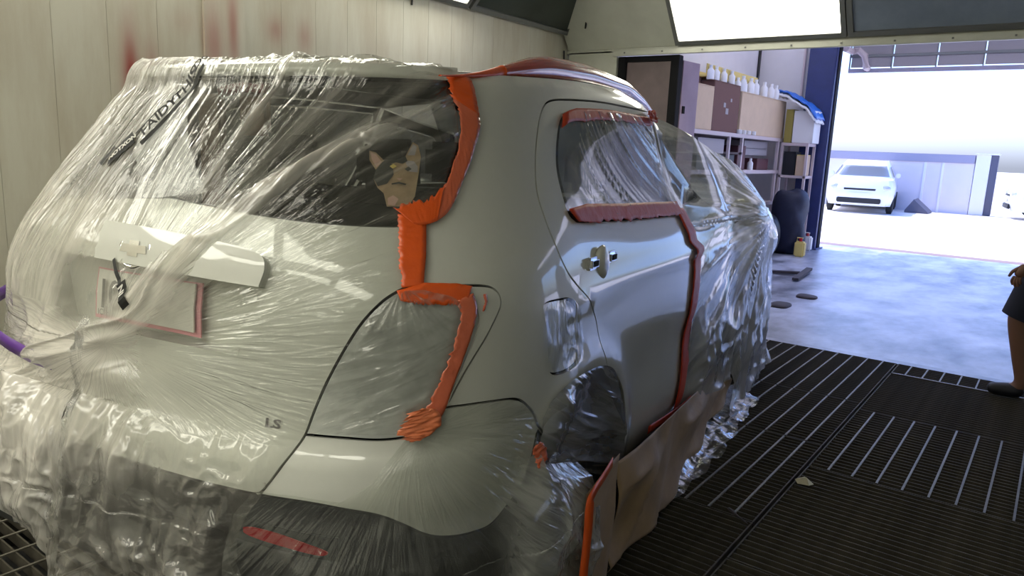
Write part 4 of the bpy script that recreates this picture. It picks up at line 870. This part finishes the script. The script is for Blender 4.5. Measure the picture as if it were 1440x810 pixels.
# its top over the roof
na2,nb2=200,60; u2=np.linspace(UL,.78,na2); k2=np.linspace(1.03,.15,nb2); uu,kk=np.meshgrid(u2,k2,indexing='ij'); ktop=np.interp(uu,[-3,.3,.55,.78],[.12,.12,.30,.90]); kk=1.03+(ktop-1.03)*np.linspace(0,1,nb2)[None,:]
Pr=roofP(uu.ravel(),kk.ravel()); w1=ridge(uu*7+2*kk,kk*9,51,2.); w2=ridge(uu*18,kk*16+2*vn(uu*6,kk*6,52),53,1.6); Pr[:,2]+=.006+(.012*w1+.006*w2).ravel()*np.minimum(1,(1.04-kk.ravel())*8)+.02*np.exp(-((uu+.05)/.10)**2-((kk-.6)/.2)**2).ravel()
F=[[i*nb2+j,(i+1)*nb2+j,(i+1)*nb2+j+1,i*nb2+j+1] for i in range(na2-1) for j in range(nb2-1)]
V_=Pr@np.array(CR.to_3x3()).T-np.array(F1.location)
mk('roof_flap',V_,F,M['film'],F1,True,uv=np.stack([uu,kk],-1).reshape(-1,2),attrs=dict(haze=(.72+.2*w1).ravel(),crumple=np.full(na2*nb2,.15),line=np.full(na2*nb2,.6)))
def on_film(name,V2,F,m,u0,v0,rot,off,sc=1.):
    V2=np.array(V2,float)*sc; c,s_=cos(rot),sin(rot); P=film_at(u0+V2[:,0]*c-V2[:,1]*s_,v0+V2[:,0]*s_+V2[:,1]*c,off); return mk(name,P@np.array(CR.to_3x3()).T-np.array(F1.location),F,m,F1,False)
def grid2(x0,x1,y0,y1,n=14,k=3):
    return [(x0+(x1-x0)*i/n,y0+(y1-y0)*j/k) for i in range(n+1) for j in range(k+1)],[(i*(k+1)+j,(i+1)*(k+1)+j,(i+1)*(k+1)+j+1,i*(k+1)+j+1) for i in range(n) for j in range(k)]
def printed(txt,size,u0,v0,rot,m,sq=1.): V2,F2=text_mesh(txt,size,bold=.0008); on_film('printed_lettering',V2*np.array([sq,1]),F2,m,u0,v0,rot,.0075)
R1=radians(64)
on_film('printed_band',*grid2(.03,.25,-.020,-.006),M['ink'],-.205,1.30,R1,.0045); on_film('printed_band',*grid2(.0,.085,-.002,.002,8,1),M['ink'],-.222,1.335,R1,.0045)
printed('FAIDY',.040,-.183,1.338,R1,M['ink']); printed('THIS',.040,-.137,1.432,R1,M['ink']); printed('DO',.036,-.105,1.502,R1,M['ink'])
on_film('printed_band',*grid2(.0,.080,-.006,.034,8,2),M['ink'],-.258,1.262,radians(52),.0045); printed('NOTXON',.018,-.256,1.270,radians(52),M['inkw'])
on_film('printed_band',*grid2(.0,.05,.0,.016,6,1),M['ink'],-.305,1.262,radians(70),.0045)
on_film('printed_band',*grid2(.0,.07,.0,.010,6,1),M['ink'],-.092,1.055,radians(-50),.0045); on_film('printed_band',*grid2(.0,.065,.0,.028,6,2),M['ink'],-.052,1.000,radians(-52),.0045); printed('NI',.024,-.044,.996,radians(-52),M['inkw'])
# 2. film over bumper corner, cladding and wheel
T=[(.345,.535),(.40,.60),(.50,.605),(.60,.60),(.66,.64),(.71,.735),(.765,.775),(.80,.795),(.90,.792),(1.0,.778),(1.06,.738),(1.11,.69),(1.13,.60),(uy(.78,.50,.9,1.8),.50)]
B=[(.345,-.02),(.42,-.02),(.6,-.02),(.8,-.02),(1.0,-.02),(uy(.66,.42,.9,1.7),-.02)]
G=patch(T,B,260,170); U,V=G[...,0],G[...,1]; ku,kv=.73,.735; th=np.arctan2(V-kv,U-ku); r=np.hypot(U-ku,V-kv)
t1=ridge(th*7,r*1.5,61,2.); t2=ridge(th*20,r*2.5,62,1.6); q1=ridge(U*6+V*3,V*7-U*3,63,1.8); q2=ridge(U*15+vn(U*6,V*6,64)*1.5,V*14,65,1.4); low=smooth(.56,.42,V); side=smooth(.92,1.10,U)*smooth(.68,.55,V)
d1=ridge((V+.55*U)*9+vn(U*4,V*4,66),(U-.5*V)*1.6,67,2.); tt=np.linspace(0,1,170)[None,:]
h=.006+np.minimum(1,tt*14)*(smooth(.03,.2,r)*(.005*t1+.0025*t2+.006*q1)*(1-low)*smooth(.60,.72,U)+.008*q1*low+.005*q2*low+side*(.018*d1+.008*q1)+.045*low+.03*side*smooth(.65,.45,V)+.030*smooth(.84,1.,np.linspace(0,1,260)[:,None])*smooth(.05,.4,tt))
P,n=hull(U.ravel(),V.ravel(),.42); P=P+n*h.ravel()[:,None]
hz=.03+.10*t2*(1-low)*smooth(.62,.75,U)+low*(.07+.10*q1*q2)+side*(.30+.35*d1)+.14*smooth(.62,.54,V)*smooth(.50,.56,V)
F2=sheet('masking_film',P,n,260,170,M['clearfilm'],np.stack([th*.6+U*.4,r],-1).reshape(-1,2),hz.ravel(),(.25+.35*low).ravel(),'clear film stretched over the right bumper corner and dark cladding down to the floor','plastic sheet')
# 3. film on the tail lamp
A=lampI; A=cr([(.694,1.050),(.646,1.020),(.595,.960),(.541,.865),(.510,.792),(.492,.734)]); B=cr([(.745,1.050),(.835,1.030),(.835,.985),(.80,.90),(.765,.80),(.745,.745)])
G=patch(A,B,120,90); U,V=G[...,0],G[...,1]; g1=ridge(U*9+3*V,V*24-U*8,71,1.8); g2=ridge(U*16+3*V,V*34-10*U+vn(U*9,V*9,72)*2,73,1.5); ku=np.arctan2(V-1.06,U-.69); g3=ridge(ku*9,np.hypot(V-1.06,U-.69)*3,74,2.)
bb=np.linspace(0,1,90)[None,:]; e=np.minimum(1,np.minimum(bb,1-bb)*9); h=.005+e*(.004*g1+.003*g2+.006*g3*smooth(.9,1.0,V))
P,n=S(U.ravel(),V.ravel(),h.ravel()); sheet('lamp_film',P,n,120,90,M['clearfilm'],np.stack([V*1.2-.5*U,U],-1).reshape(-1,2),(.05+.14*g1*g2+.10*g3).ravel(),.15,'clear film stretched over the right tail lamp','plastic sheet')
# 4. film over the rear wheel arch
A=cr([(1.114,.70),(1.15,.735),(1.25,.760),(1.40,.758),(1.52,.735),(1.62,.690),(1.70,.62),(1.76,.54),(1.80,.46)]); B=cr([(1.10,.60),(1.20,.52),(1.32,.44),(1.44,.42),(1.55,.38),(1.62,.34),(1.68,.31),(1.74,.30),(1.795,.30)])
G=patch(A,B,130,90); U,V=G[...,0],G[...,1]; g1=ridge((V+.45*U)*13,(U-.4*V)*1.8,81,1.9); g2=ridge((V+.45*U)*32,(U-.4*V)*4,82,1.5); bb=np.linspace(0,1,90)[None,:]; e=np.minimum(1,bb*5)
h=.007+e*(.016*g1+.006*g2)-.0*bb; P,n=S(U.ravel(),V.ravel(),h.ravel()); sheet('arch_film',P,n,130,90,M['archfilm'],np.stack([(V+.45*U),U*.5],-1).reshape(-1,2),(.50+.35*g1-.25*(bb<.2)).ravel(),.08,'shiny clear film gathered over the rear wheel arch','plastic sheet')
# 5. fuel door and rear door window
def capfilm(name,poly,off,amp,label,s,fx=18,fy=14,hz0=.05,step=.012,mt='clearfilm',hk=.10):
    uv,F,l=trimesh(poly,(),step,.0); g=ridge(uv[:,0]*fx+2*vn(uv[:,0]*9,uv[:,1]*9,s),uv[:,1]*fy,s+1,1.6); ed=np.array([.0]*len(uv)); P,n=S(uv[:,0],uv[:,1],off+amp*g)
    o=mk(name,P,F,M[mt],None,True,center='car',uv=uv*np.array([1,.4]),attrs=dict(haze=np.clip(hz0+hk*g,0,1),crumple=np.full(len(uv),.5),line=np.full(len(uv),.6))); return tag(o,label,'plastic sheet')
capfilm('fuel_door_film',fuel,.004,.0065,'crinkled clear film filling the oval fuel door recess',91,26,22)
wf=inset(win if area(win)>0 else win[::-1],.004)
uv,F,l=trimesh(wf,(),.016,.0); sx=uv[:,0]*.55; q=ridge((uv[:,0]*.40+uv[:,1])*16,uv[:,0]*.35,95,5.); q2=ridge((uv[:,0]*.40+uv[:,1])*42,uv[:,0]*.6,96,4.); ce=smooth(0,.3,uv[:,0]-1.25)
P,n=S(uv[:,0],uv[:,1],.004+.008*q*ce+.003*q2*ce)
tag(mk('window_film',P,F,M['frontfilm'],None,True,center='car',uv=np.stack([uv[:,0]*.40+uv[:,1],uv[:,0]*.2],-1),attrs=dict(haze=.06+.22*q,crumple=np.full(len(uv),.02),line=np.full(len(uv),.35))),'shiny creased film stretched over the rear door window','plastic sheet')
# 6. silver sheet over the whole front, pulled out by the door mirror
na,nb=190,150; ys=1.955+2.46*np.linspace(0,1,na)**1.15; zt=np.interp(ys,[1.9,2.1,2.35,2.85,3.0,3.3,3.9,4.42],[1.545,1.535,1.455,1.335,1.20,1.10,1.03,.95])
tz=np.linspace(0,1,nb); zb=np.interp(ys,[1.95,2.72,2.80,4.5],[.29,.27,.0,.0]); Z=zb[:,None]+(zt-zb)[:,None]*tz[None,:]; Y=np.broadcast_to(ys[:,None],Z.shape)
zk=[0,.2,.5,.8,.95,1.05,1.15,1.25,1.35,1.45,1.56]
tabs={1.95:None,2.4:[1.00,.985,.985,.985,.98,.97,.95,.90,.85,.79,.70],2.85:[.99,1.0,1.02,1.06,1.09,1.11,1.07,.98,.89,.80,.70],3.1:[1.0,1.01,1.04,1.08,1.12,1.09,1.0,.93,.86,.78,.70],3.6:[1.02,1.02,1.03,1.04,1.02,.97,.9,.84,.8,.7,.6],4.45:[1.05,.95,.92,.90,.86,.8,.7,.6,.5,.4,.3]}
vz=np.clip(zk,.2,1.57); car0=[float(base(uy(1.955,v,1.2,4.6),v)[0])+.006 for v in vz]; tabs[1.95]=car0; yk=sorted(tabs); TT=np.array([tabs[k] for k in yk])
cz=np.stack([np.interp(Z,zk,TT[i]) for i in range(len(yk))],0); X=np.zeros_like(Z)
for i in range(len(yk)-1):
    m_=(Y>=yk[i])&(Y<=yk[i+1]); t=smooth(0,1,(Y-yk[i])/(yk[i+1]-yk[i])); X=np.where(m_,cz[i]*(1-t)+cz[i+1]*t,X)
mu,mv=2.90,1.08; th=np.arctan2(Z-mv,Y-mu); r=np.hypot(Z-mv,Y-mu); g1=ridge(th*6,r*1.3,101,2.); g2=ridge(th*17,r*2.5,102,1.7); g3=ridge(Y*5+Z*2,Z*4.5-Y*2,103,1.6); g4=ridge(Y*13+vn(Y*5,Z*5,104)*1.5,Z*12,105,1.4); e=smooth(1.955,2.12,Y); lowz=smooth(.9,.5,Z); smo=smooth(1.08,1.18,Z)*smooth(2.75,2.4,Y)
nz=smooth(4.15,4.42,Y); X=X*(1-.55*nz)+e*((.018*g1*smooth(.05,.3,r)+.005*g2)*(1-.85*smo)+lowz*(.028*g3+.010*g4))
P=np.stack([X,Y,Z],-1).reshape(-1,3)
F6=sheet('front_film',P,None,na,nb,M['frontfilm'],np.stack([th*.5+Y*.2,r*.8],-1).reshape(-1,2),(np.clip(.32+.25*g1*g2+lowz*.30*g3+.26*smooth(2.3,2.8,Y),0,.85)*(1-.45*smo)).ravel(),(.03+.10*lowz).ravel(),'silvery plastic sheet over the front doors, mirror and front of the car','plastic sheet',line=(.45*(1-.7*smo)).ravel())
# top of that sheet towards the windscreen
na3=120; y3=np.linspace(1.955,4.40,na3); t3=np.linspace(0,1,26); X3=np.interp(y3,ys,X[:,-1]); Z3=np.interp(y3,ys,Z[:,-1]); P3=np.zeros((na3,26,3)); zc=np.interp(y3,[1.9,2.2,3.0,3.4,4.4],[1.64,1.60,1.20,1.10,.98])
P3[...,0]=X3[:,None]*(1-t3)-.3*t3; P3[...,1]=y3[:,None]; P3[...,2]=Z3[:,None]*(1-t3**.7)+(zc[:,None]+.03)*t3**.7+.02*ridge(y3[:,None]*6,t3[None,:]*4,107)*np.minimum(1,t3*6)
V_=P3.reshape(-1,3)@np.array(CR.to_3x3()).T-np.array(F6.location)
mk('windscreen_flap',V_,[[i*26+j,(i+1)*26+j,(i+1)*26+j+1,i*26+j+1] for i in range(na3-1) for j in range(25)],M['frontfilm'],F6,True,uv=P3[...,:2].reshape(-1,2)*.5,attrs=dict(haze=np.full(na3*26,.3),crumple=np.full(na3*26,.15),line=np.full(na3*26,.6)))
# scrap of film trailing on the grate behind the paper
na,nb=80,24; y=np.linspace(1.62,3.2,na); t=np.linspace(0,1,nb); wd_=np.interp(y,[1.6,1.8,2.2,2.7,3.2],[.03,.10,.15,.17,.20]); X=.925+wd_[:,None]*t[None,:]+.012*np.sin(y*23)[:,None]*t; Yg=np.broadcast_to(y[:,None],X.shape); Zg=.006+.022*ridge(Yg*11,X*9,111,1.5)+.010*ridge(Yg*30,X*24,112)+.05*(1-t[None,:])**2
sheet('film_hem',np.stack([X,Yg,Zg],-1).reshape(-1,3),None,na,nb,M['frontfilm'],np.stack([Yg,X],-1).reshape(-1,2),.12,.6,'strip of clear film trailing on the grate along the brown paper','plastic sheet')
# ---------------------------------------------------------------- tape
def tape(name,A,B,m,label,off=.007,na=60,nb=7,jag=.0,seed=1,group=None,amp=.0015,th=.0012,fn=None):
    G=patch(A,B,na,nb); U,V=G[...,0].copy(),G[...,1].copy(); t=np.linspace(0,1,nb)[None,:]; i=np.arange(na)[:,None]
    if jag: j=jag*(vn(i*.9,0*i,seed)-.5)+jag*.5*(vn(i*3.1,0*i,seed+1)-.5); d=(G[:,-1]-G[:,0]); d/=np.linalg.norm(d,axis=1,keepdims=True)+1e-9; U+=d[:,0:1]*j*t; V+=d[:,1:2]*j*t
    h=off+amp*ridge(i*.45+0*t,t*3+0*i,seed+2)+amp*.6*ridge(i*1.3+0*t,t*6+0*i,seed+3)
    P,n=(fn or S)(U.ravel(),V.ravel()); P=P+n*h.ravel()[:,None]; k=len(P); Pb=P-n*th
    F=[[a*nb+b,(a+1)*nb+b,(a+1)*nb+b+1,a*nb+b+1] for a in range(na-1) for b in range(nb-1)]; rim=[a*nb for a in range(na)]+[(na-1)*nb+b for b in range(1,nb)]+[a*nb+nb-1 for a in range(na-2,-1,-1)]+[b for b in range(nb-2,0,-1)]
    F=F+[[q+k for q in f[::-1]] for f in F]+[[rim[q],rim[(q+1)%len(rim)],rim[(q+1)%len(rim)]+k,rim[q]+k][::-1] for q in range(len(rim))]
    # make the outer side face outwards
    a,b_,c=P[F[0][0]],P[F[0][1]],P[F[0][2]]
    if np.dot(np.cross(b_-a,c-b_),n[0])<0: F=[f[::-1] for f in F]
    return tag(mk(name,np.vstack([P,Pb]),F,m,None,True,center='car'),label,'tape',group)
go=cr([(.822,1.535),(.853,1.459),(.870,1.407),(.862,1.36),(.846,1.306),(.808,1.227),(.776,1.196),(.742,1.183),(.715,1.183)]); gi=cr([(.757,1.535),(.772,1.483),(.802,1.44),(.816,1.381),(.804,1.314),(.786,1.268),(.746,1.237),(.703,1.227),(.670,1.215)])
n1=int(len(go)*.80); n2=int(len(gi)*.66)
tape('masking_tape',go[:int(len(go)*.2)],gi[:int(len(gi)*.17)],M['orange'],'bright orange tape at the upper right corner of the rear window',.0105,30,6,.01,5)
tape('masking_tape',go[int(len(go)*.16):n1],gi[int(len(gi)*.13):n2],M['dulltape'],'dull red-orange tape curving down the right edge of the rear window',.009,60,7,.012,6)
tape('masking_tape',go[int(len(go)*.78):],gi[int(len(gi)*.63):],M['orange'],'bright orange tape at the lower right corner of the rear window',.0115,30,7,.012,7)
tape('masking_tape',ln((.742,1.20),(.742,1.12),(.738,1.062)),ln((.676,1.205),(.683,1.12),(.692,1.056)),M['orange'],'short vertical bright orange tape between rear window and tail lamp',.010,44,6,.006,8)
tape('masking_tape',ln((.680,1.050),(.74,1.066),(.813,1.062),(.85,1.054)),ln((.690,1.028),(.747,1.023),(.80,1.020),(.834,1.014)),M['orange'],'orange tape lying across the top of the right tail lamp',.0105,40,5,.006,9)
tape('masking_tape',cr([(.852,1.040),(.862,1.0),(.838,.93),(.805,.85),(.785,.79),(.770,.76)]),cr([(.815,1.028),(.820,.985),(.790,.90),(.760,.83),(.735,.785),(.718,.765)]),M['dulltape'],'dull orange tape slanting down the outer edge of the right tail lamp',.011,50,7,.01,10)
tape('masking_tape',cr([(.735,.80),(.765,.795),(.778,.765),(.760,.742),(.735,.728)]),cr([(.708,.790),(.700,.770),(.690,.748),(.700,.735),(.716,.726)]),M['palet'],'crumpled pale orange tape knot at the lower corner of the tail lamp',.014,40,10,.018,11,amp=.006)
tape('masking_tape',ln((.889,1.036),(.892,1.018),(.884,1.0)),ln((.881,1.036),(.885,1.018),(.879,1.0)),M['dulltape'],'tiny sliver of orange tape beside the tail lamp top corner',.008,14,3,.003,12)
wy=lambda y,v: uy(y,v,1.2,4.7)
tape('masking_tape',ln((1.245,1.440),(1.32,1.457),(2.6,1.459),(wy(1.93,1.458),1.458),step=.1),ln((1.245,1.405),(1.32,1.418),(2.4,1.428),(wy(1.93,1.428),1.428),step=.1),M['redtape'],'glossy red tape along the top of the rear door window',.009,60,5,.012,13)
tape('masking_tape',ln((1.272,1.195),(1.42,1.200),(2.0,1.185),(wy(1.93,1.165),1.165),step=.1),ln((1.335,1.158),(1.45,1.152),(2.03,1.136),(wy(1.93,1.120),1.120),step=.1),M['redtape'],'glossy red tape along the bottom of the rear door window',.011,60,6,.012,14)
tape('masking_tape',np.array([(wy(1.86,v),v) for v in (1.14,1.05,.95,.8,.6,.42,.29)]),np.array([(wy(1.985,v),v) for v in (1.14,1.05,.95,.8,.6,.42,.29)]),M['redtape'],'long vertical red tape down the front edge of the rear door',.010,60,5,.008,15)
tape('masking_tape',ln((wy(1.86,1.44),1.44),(wy(1.93,1.44),1.435),(wy(2.0,1.44),1.45)),ln((wy(1.86,1.47),1.475),(wy(1.93,1.48),1.480),(wy(2.0,1.47),1.476)),M['redtape'],'crumpled red tape knot at the upper front corner of the rear door window',.02,24,8,.01,16,amp=.008)
tape('masking_tape',np.array([(wy(y,.36),.385-.095*(y-1.45)) for y in np.linspace(1.45,2.72,14)]),np.array([(wy(y,.33),.350-.085*(y-1.45)) for y in np.linspace(1.45,2.72,14)]),M['redtape'],'thin red tape along the sill above the brown paper',.034,60,4,.008,17,fn=lambda U,V: hull(U,V,.30))
tape('masking_tape',cr([(1.10,.655),(1.125,.630),(1.12,.595)]),cr([(1.075,.645),(1.085,.62),(1.10,.590)]),M['dulltape'],'small orange tape tab at the rear of the wheel arch',.022,20,6,.01,18,amp=.006)
# rail tape: a sleeve round the right roof rail
V,F=rail(1,.006,.50,2.50); rt=mk('rail_tape',V,F,[M['railtape']],None,True,center='car'); tag(rt,'glossy red tape sleeve wrapped round the right roof rail','tape')
V,F=rail(1,.0085,.495,.80,14); ob=mk('rail_tape',V,F,M['orange'],None,True,center='car'); tag(ob,'bright orange tape wrapped round the rear end of the roof rail','tape')
# arch / paper tape: down from the arch front and to the floor
def freestrip(name,pts,w_,m,label,axis=(0,1,0),th=.002):
    pts=np.array(pts,float); c=cr(pts,8); nrm=np.array([1.,-.5,0]); nrm/=np.linalg.norm(nrm); ax=[]
    t=np.gradient(c,axis=0); t/=np.linalg.norm(t,axis=1,keepdims=True); b=np.cross(t,nrm); b/=np.linalg.norm(b,axis=1,keepdims=True); k=len(c)
    A_,B_=c-b*w_/2,c+b*w_/2; V=np.vstack([A_,B_,A_-nrm*th,B_-nrm*th]); F=[]
    for i in range(k-1): F+=[[i,i+1,k+i+1,k+i],[2*k+i,3*k+i,3*k+i+1,2*k+i+1],[i,2*k+i,2*k+i+1,i+1],[k+i,k+i+1,3*k+i+1,3*k+i]]
    return tag(mk(name,V,F,m,None,True,center='car'),label,'tape')
PT=[(.962,.855,.475),(.968,.76,.470),(.972,.67,.464),(.974,.632,.445),(.976,.622,.37),(.980,.595,.24),(.982,.580,.10),(.982,.575,.0)]
freestrip('paper_tape',PT,.030,M['orange'],'bright orange tape holding the brown paper below the rear wheel arch')
# ---------------------------------------------------------------- brown paper
def paper(name,top,bot,nz,label,seed,amp=.02):
    top=rail3(top,70); bot=rail3(bot,70); t=np.linspace(0,1,nz); P=top[:,None,:]*(1-t)[None,:,None]+bot[:,None,:]*t[None,:,None]; a=np.linspace(0,1,70)[:,None]; L_=np.linalg.norm(np.diff(top,axis=0),axis=1).sum()
    w_=vn(a*L_*5+1.2*t,t*2+a*2,seed)*2-1; w2=ridge(a*L_*4+.9*t,t*1.6,seed+1,1.3); P=P.copy(); P[...,0]+=amp*(w_*.6+w2*.9-.3)*np.minimum(1,t*4)[None,:]
    P=P.reshape(-1,3); F=[[i*nz+j,(i+1)*nz+j,(i+1)*nz+j+1,i*nz+j+1] for i in range(69) for j in range(nz-1)]
    o=mk(name,P,F,M['paper'],None,True,center='car'); o.modifiers.new('thick','SOLIDIFY').thickness=.0012; return tag(o,label,'paper')
def rail3(p,n): p=np.array(p,float); d=np.concatenate([[0],np.cumsum(np.linalg.norm(np.diff(p,axis=0),axis=1))]); t=np.linspace(0,d[-1],n); return np.stack([np.interp(t,d,p[:,k]) for k in range(3)],1)
paper('masking_paper',[(.925,1.02,.40),(.945,1.2,.395),(.955,1.6,.37),(.960,1.97,.345),(.964,2.3,.315),(.972,2.86,.265)],[(.915,1.02,.012),(.95,1.35,.01),(.955,1.55,.01),(.955,1.8,.012),(.96,2.05,.03),(.975,2.68,.12)],34,'long crumpled brown paper hanging from the sill between the wheels',121,.05)
paper('masking_paper',[(.958,.64,.462),(.955,.80,.468),(.950,.96,.46)],[(.966,.575,.005),(.962,.72,.005),(.952,.88,.005)],30,'brown paper strip hanging beside the orange tape below the wheel arch',125,.012)
# ---------------------------------------------------------------- purple ribbon tying the sheet
pts=[]
for u,v,o in ((-.95,.878,.05),(-.85,.87,.06),(-.70,.852,.07),(-.55,.832,.08),(-.44,.815,.085),(-.36,.80,.08),(-.29,.795,.085),(-.22,.79,.08)):
    p,n=hull(np.array([u]),np.array([v])); pts.append(p[0]+n[0]*o)
c=cr(pts,6); k=len(c); up=np.array([0,0,1.]); V=np.vstack([c-up*.019,c+up*.019]); F=[[i,i+1,k+i+1,k+i] for i in range(k-1)]
o=mk('ribbon',V,F,M['purple'],None,True,center='car'); o.modifiers.new('thick','SOLIDIFY').thickness=.002; tag(o,'purple ribbon tied round the plastic sheet at the left rear corner','ribbon')
# ---------------------------------------------------------------- the person at the right edge
def skinned(name,pts,edges,rad,m,parent,sub=2):
    me=bpy.data.meshes.new(name); me.from_pydata(pts,edges,[]); o=link(name,me,parent)
    sk=o.modifiers.new('skin','SKIN'); sk.use_smooth_shade=True
    for v,r in zip(me.skin_vertices[0].data,rad): v.radius=(r,r) if not isinstance(r,tuple) else r
    me.skin_vertices[0].data[0].use_root=True
    o.modifiers.new('sub','SUBSURF').levels=sub; o.modifiers['sub'].render_levels=sub
    bpy.context.view_layer.update(); dg=bpy.context.evaluated_depsgraph_get(); e=bpy.data.meshes.new_from_object(o.evaluated_get(dg)); o.modifiers.clear(); o.data=e
    if not e.materials: e.materials.append(m)
    else: e.materials[0]=m
    e.polygons.foreach_set('use_smooth',[True]*len(e.polygons)); return o
px,py=1.77,4.60
P=empty('person',(px,py,.004),0,'person at the right edge in navy shorts and dark shoes, turned to the left','person')
# facing -x; s=+1 is the far leg (stepping back)
pts=[(0,0,.95),(.01,0,1.12),(.0,0,1.30),(-.01,0,1.45),(-.03,0,1.55),
 (-.03,-.10,.90),(-.17,-.115,.50),(-.085,-.115,.10),(-.12,-.115,.05),(-.24,-.115,.035),
 (.02,.10,.90),(.06,.12,.50),(.16,.12,.13),(.13,.12,.07),(.03,.12,.035),
 (.0,-.19,1.41),(.02,-.24,1.13),(-.12,-.25,.90),(-.165,-.25,.83),
 (.0,.19,1.41),(.05,.24,1.13),(.0,.26,.88),(-.02,.26,.82)]
ed=[(0,1),(1,2),(2,3),(3,4),(0,5),(5,6),(6,7),(7,8),(8,9),(0,10),(10,11),(11,12),(12,13),(13,14),(3,15),(15,16),(16,17),(17,18),(3,19),(19,20),(20,21),(21,22)]
rd=[.14,.13,.15,.11,.06,.095,.062,.045,.045,.035,.095,.062,.045,.045,.035,.06,.048,.036,.032,.06,.048,.036,.032]
skinned('body',pts,ed,rd,M['skin'],P)
# shirt, shorts, shoes
skinned('shirt',[(0,0,.93),(.01,0,1.12),(.0,0,1.30),(-.01,0,1.43),(0,-.20,1.41),(.015,-.235,1.22),(0,.20,1.41),(.04,.235,1.22)],[(0,1),(1,2),(2,3),(3,4),(4,5),(3,6),(6,7)],[.165,.155,.175,.12,.075,.066,.075,.066],M['cloth'],P)
MB().tube([(0,0,1.07),(.0,0,1.02),(-.005,0,.92),(-.01,0,.84)],[.165,.186,.186,.12],20,.95).tube([(-.01,-.07,.93),(-.035,-.10,.85),(-.10,-.112,.68),(-.168,-.115,.49)],[.10,.118,.105,.088],16).tube([(.01,.07,.93),(.03,.10,.85),(.048,.112,.68),(.060,.12,.50)],[.10,.118,.105,.088],16).build('shorts',M['cloth'],P,smooth=True)
for nm,a,b,c in (('shoe',(-.06,-.115,.05),(-.16,-.115,.045),(-.265,-.115,.035)),('shoe',(.17,.12,.06),(.10,.12,.045),(-.005,.12,.035))):
    skinned(nm,[a,b,c],[(0,1),(1,2)],[(.058,.05),(.055,.045),(.045,.032)],M['shoe'],P)
# hands: palm and five fingers
def hand(c,sy):
    c=Vector(c); m=[c,c+Vector((-.02,0,-.05)),c+Vector((-.035,0,-.085))]; pts=[tuple(x) for x in m]; ed=[(0,1),(1,2)]; rd=[.026,.032,.028]
    skinned('palm',pts,ed,rd,M['skin'],P,1)
    for k,(dx,L_) in enumerate(((-.030,.062),(-.010,.072),(.010,.068),(.028,.052))):
        a=c+Vector((-.03+dx*.5,sy*dx*.25,-.075)); b=a+Vector((-.008+dx*.2,sy*.006,-L_*.5)); d=b+Vector((.010,-sy*.008,-L_*.45))
        skinned('finger',[tuple(a),tuple(b),tuple(d)],[(0,1),(1,2)],[.010,.009,.007],M['skin'],P,1)
    a=c+Vector((-.02,0,-.02)); skinned('thumb',[tuple(a),tuple(a+Vector((-.04,sy*.01,-.03))),tuple(a+Vector((-.055,sy*.008,-.065)))],[(0,1),(1,2)],[.013,.011,.008],M['skin'],P,1)
hand((-.165,-.25,.83),-1); hand((-.02,.26,.82),1)
# head with face
hb=MB().blob((-.04,0,1.66),(.098,.075,.118),24,18)
v=np.array(hb.v); fx=v[:,0]<-.06; v[:,0]-=np.where(fx,.022*np.exp(-((v[:,2]-1.645)/.022)**2-(v[:,1]/.016)**2),0); v[:,0]+=np.where(fx,.012*np.exp(-((v[:,2]-1.672)/.014)**2-((np.abs(v[:,1])-.03)/.014)**2),0); hb.v=[tuple(p) for p in v]
hd=hb.build('head',M['skin'],P,smooth=True)
for s in (-1,1):
    MB().blob((-.118,s*.03,1.672),(.011,.013,.010),10,8).build('eye',M['white'],hd,smooth=True); MB().blob((-.03,s*.076,1.66),(.02,.010,.032),10,8).build('ear',M['skin'],hd,smooth=True)
MB().blob((-.128,0,1.602),(.010,.024,.006),10,6).build('mouth',M['maroon'],hd,smooth=True)
MB().blob((-.02,0,1.695),(.104,.084,.104),20,12).build('hair',M['hair'],hd,smooth=True)
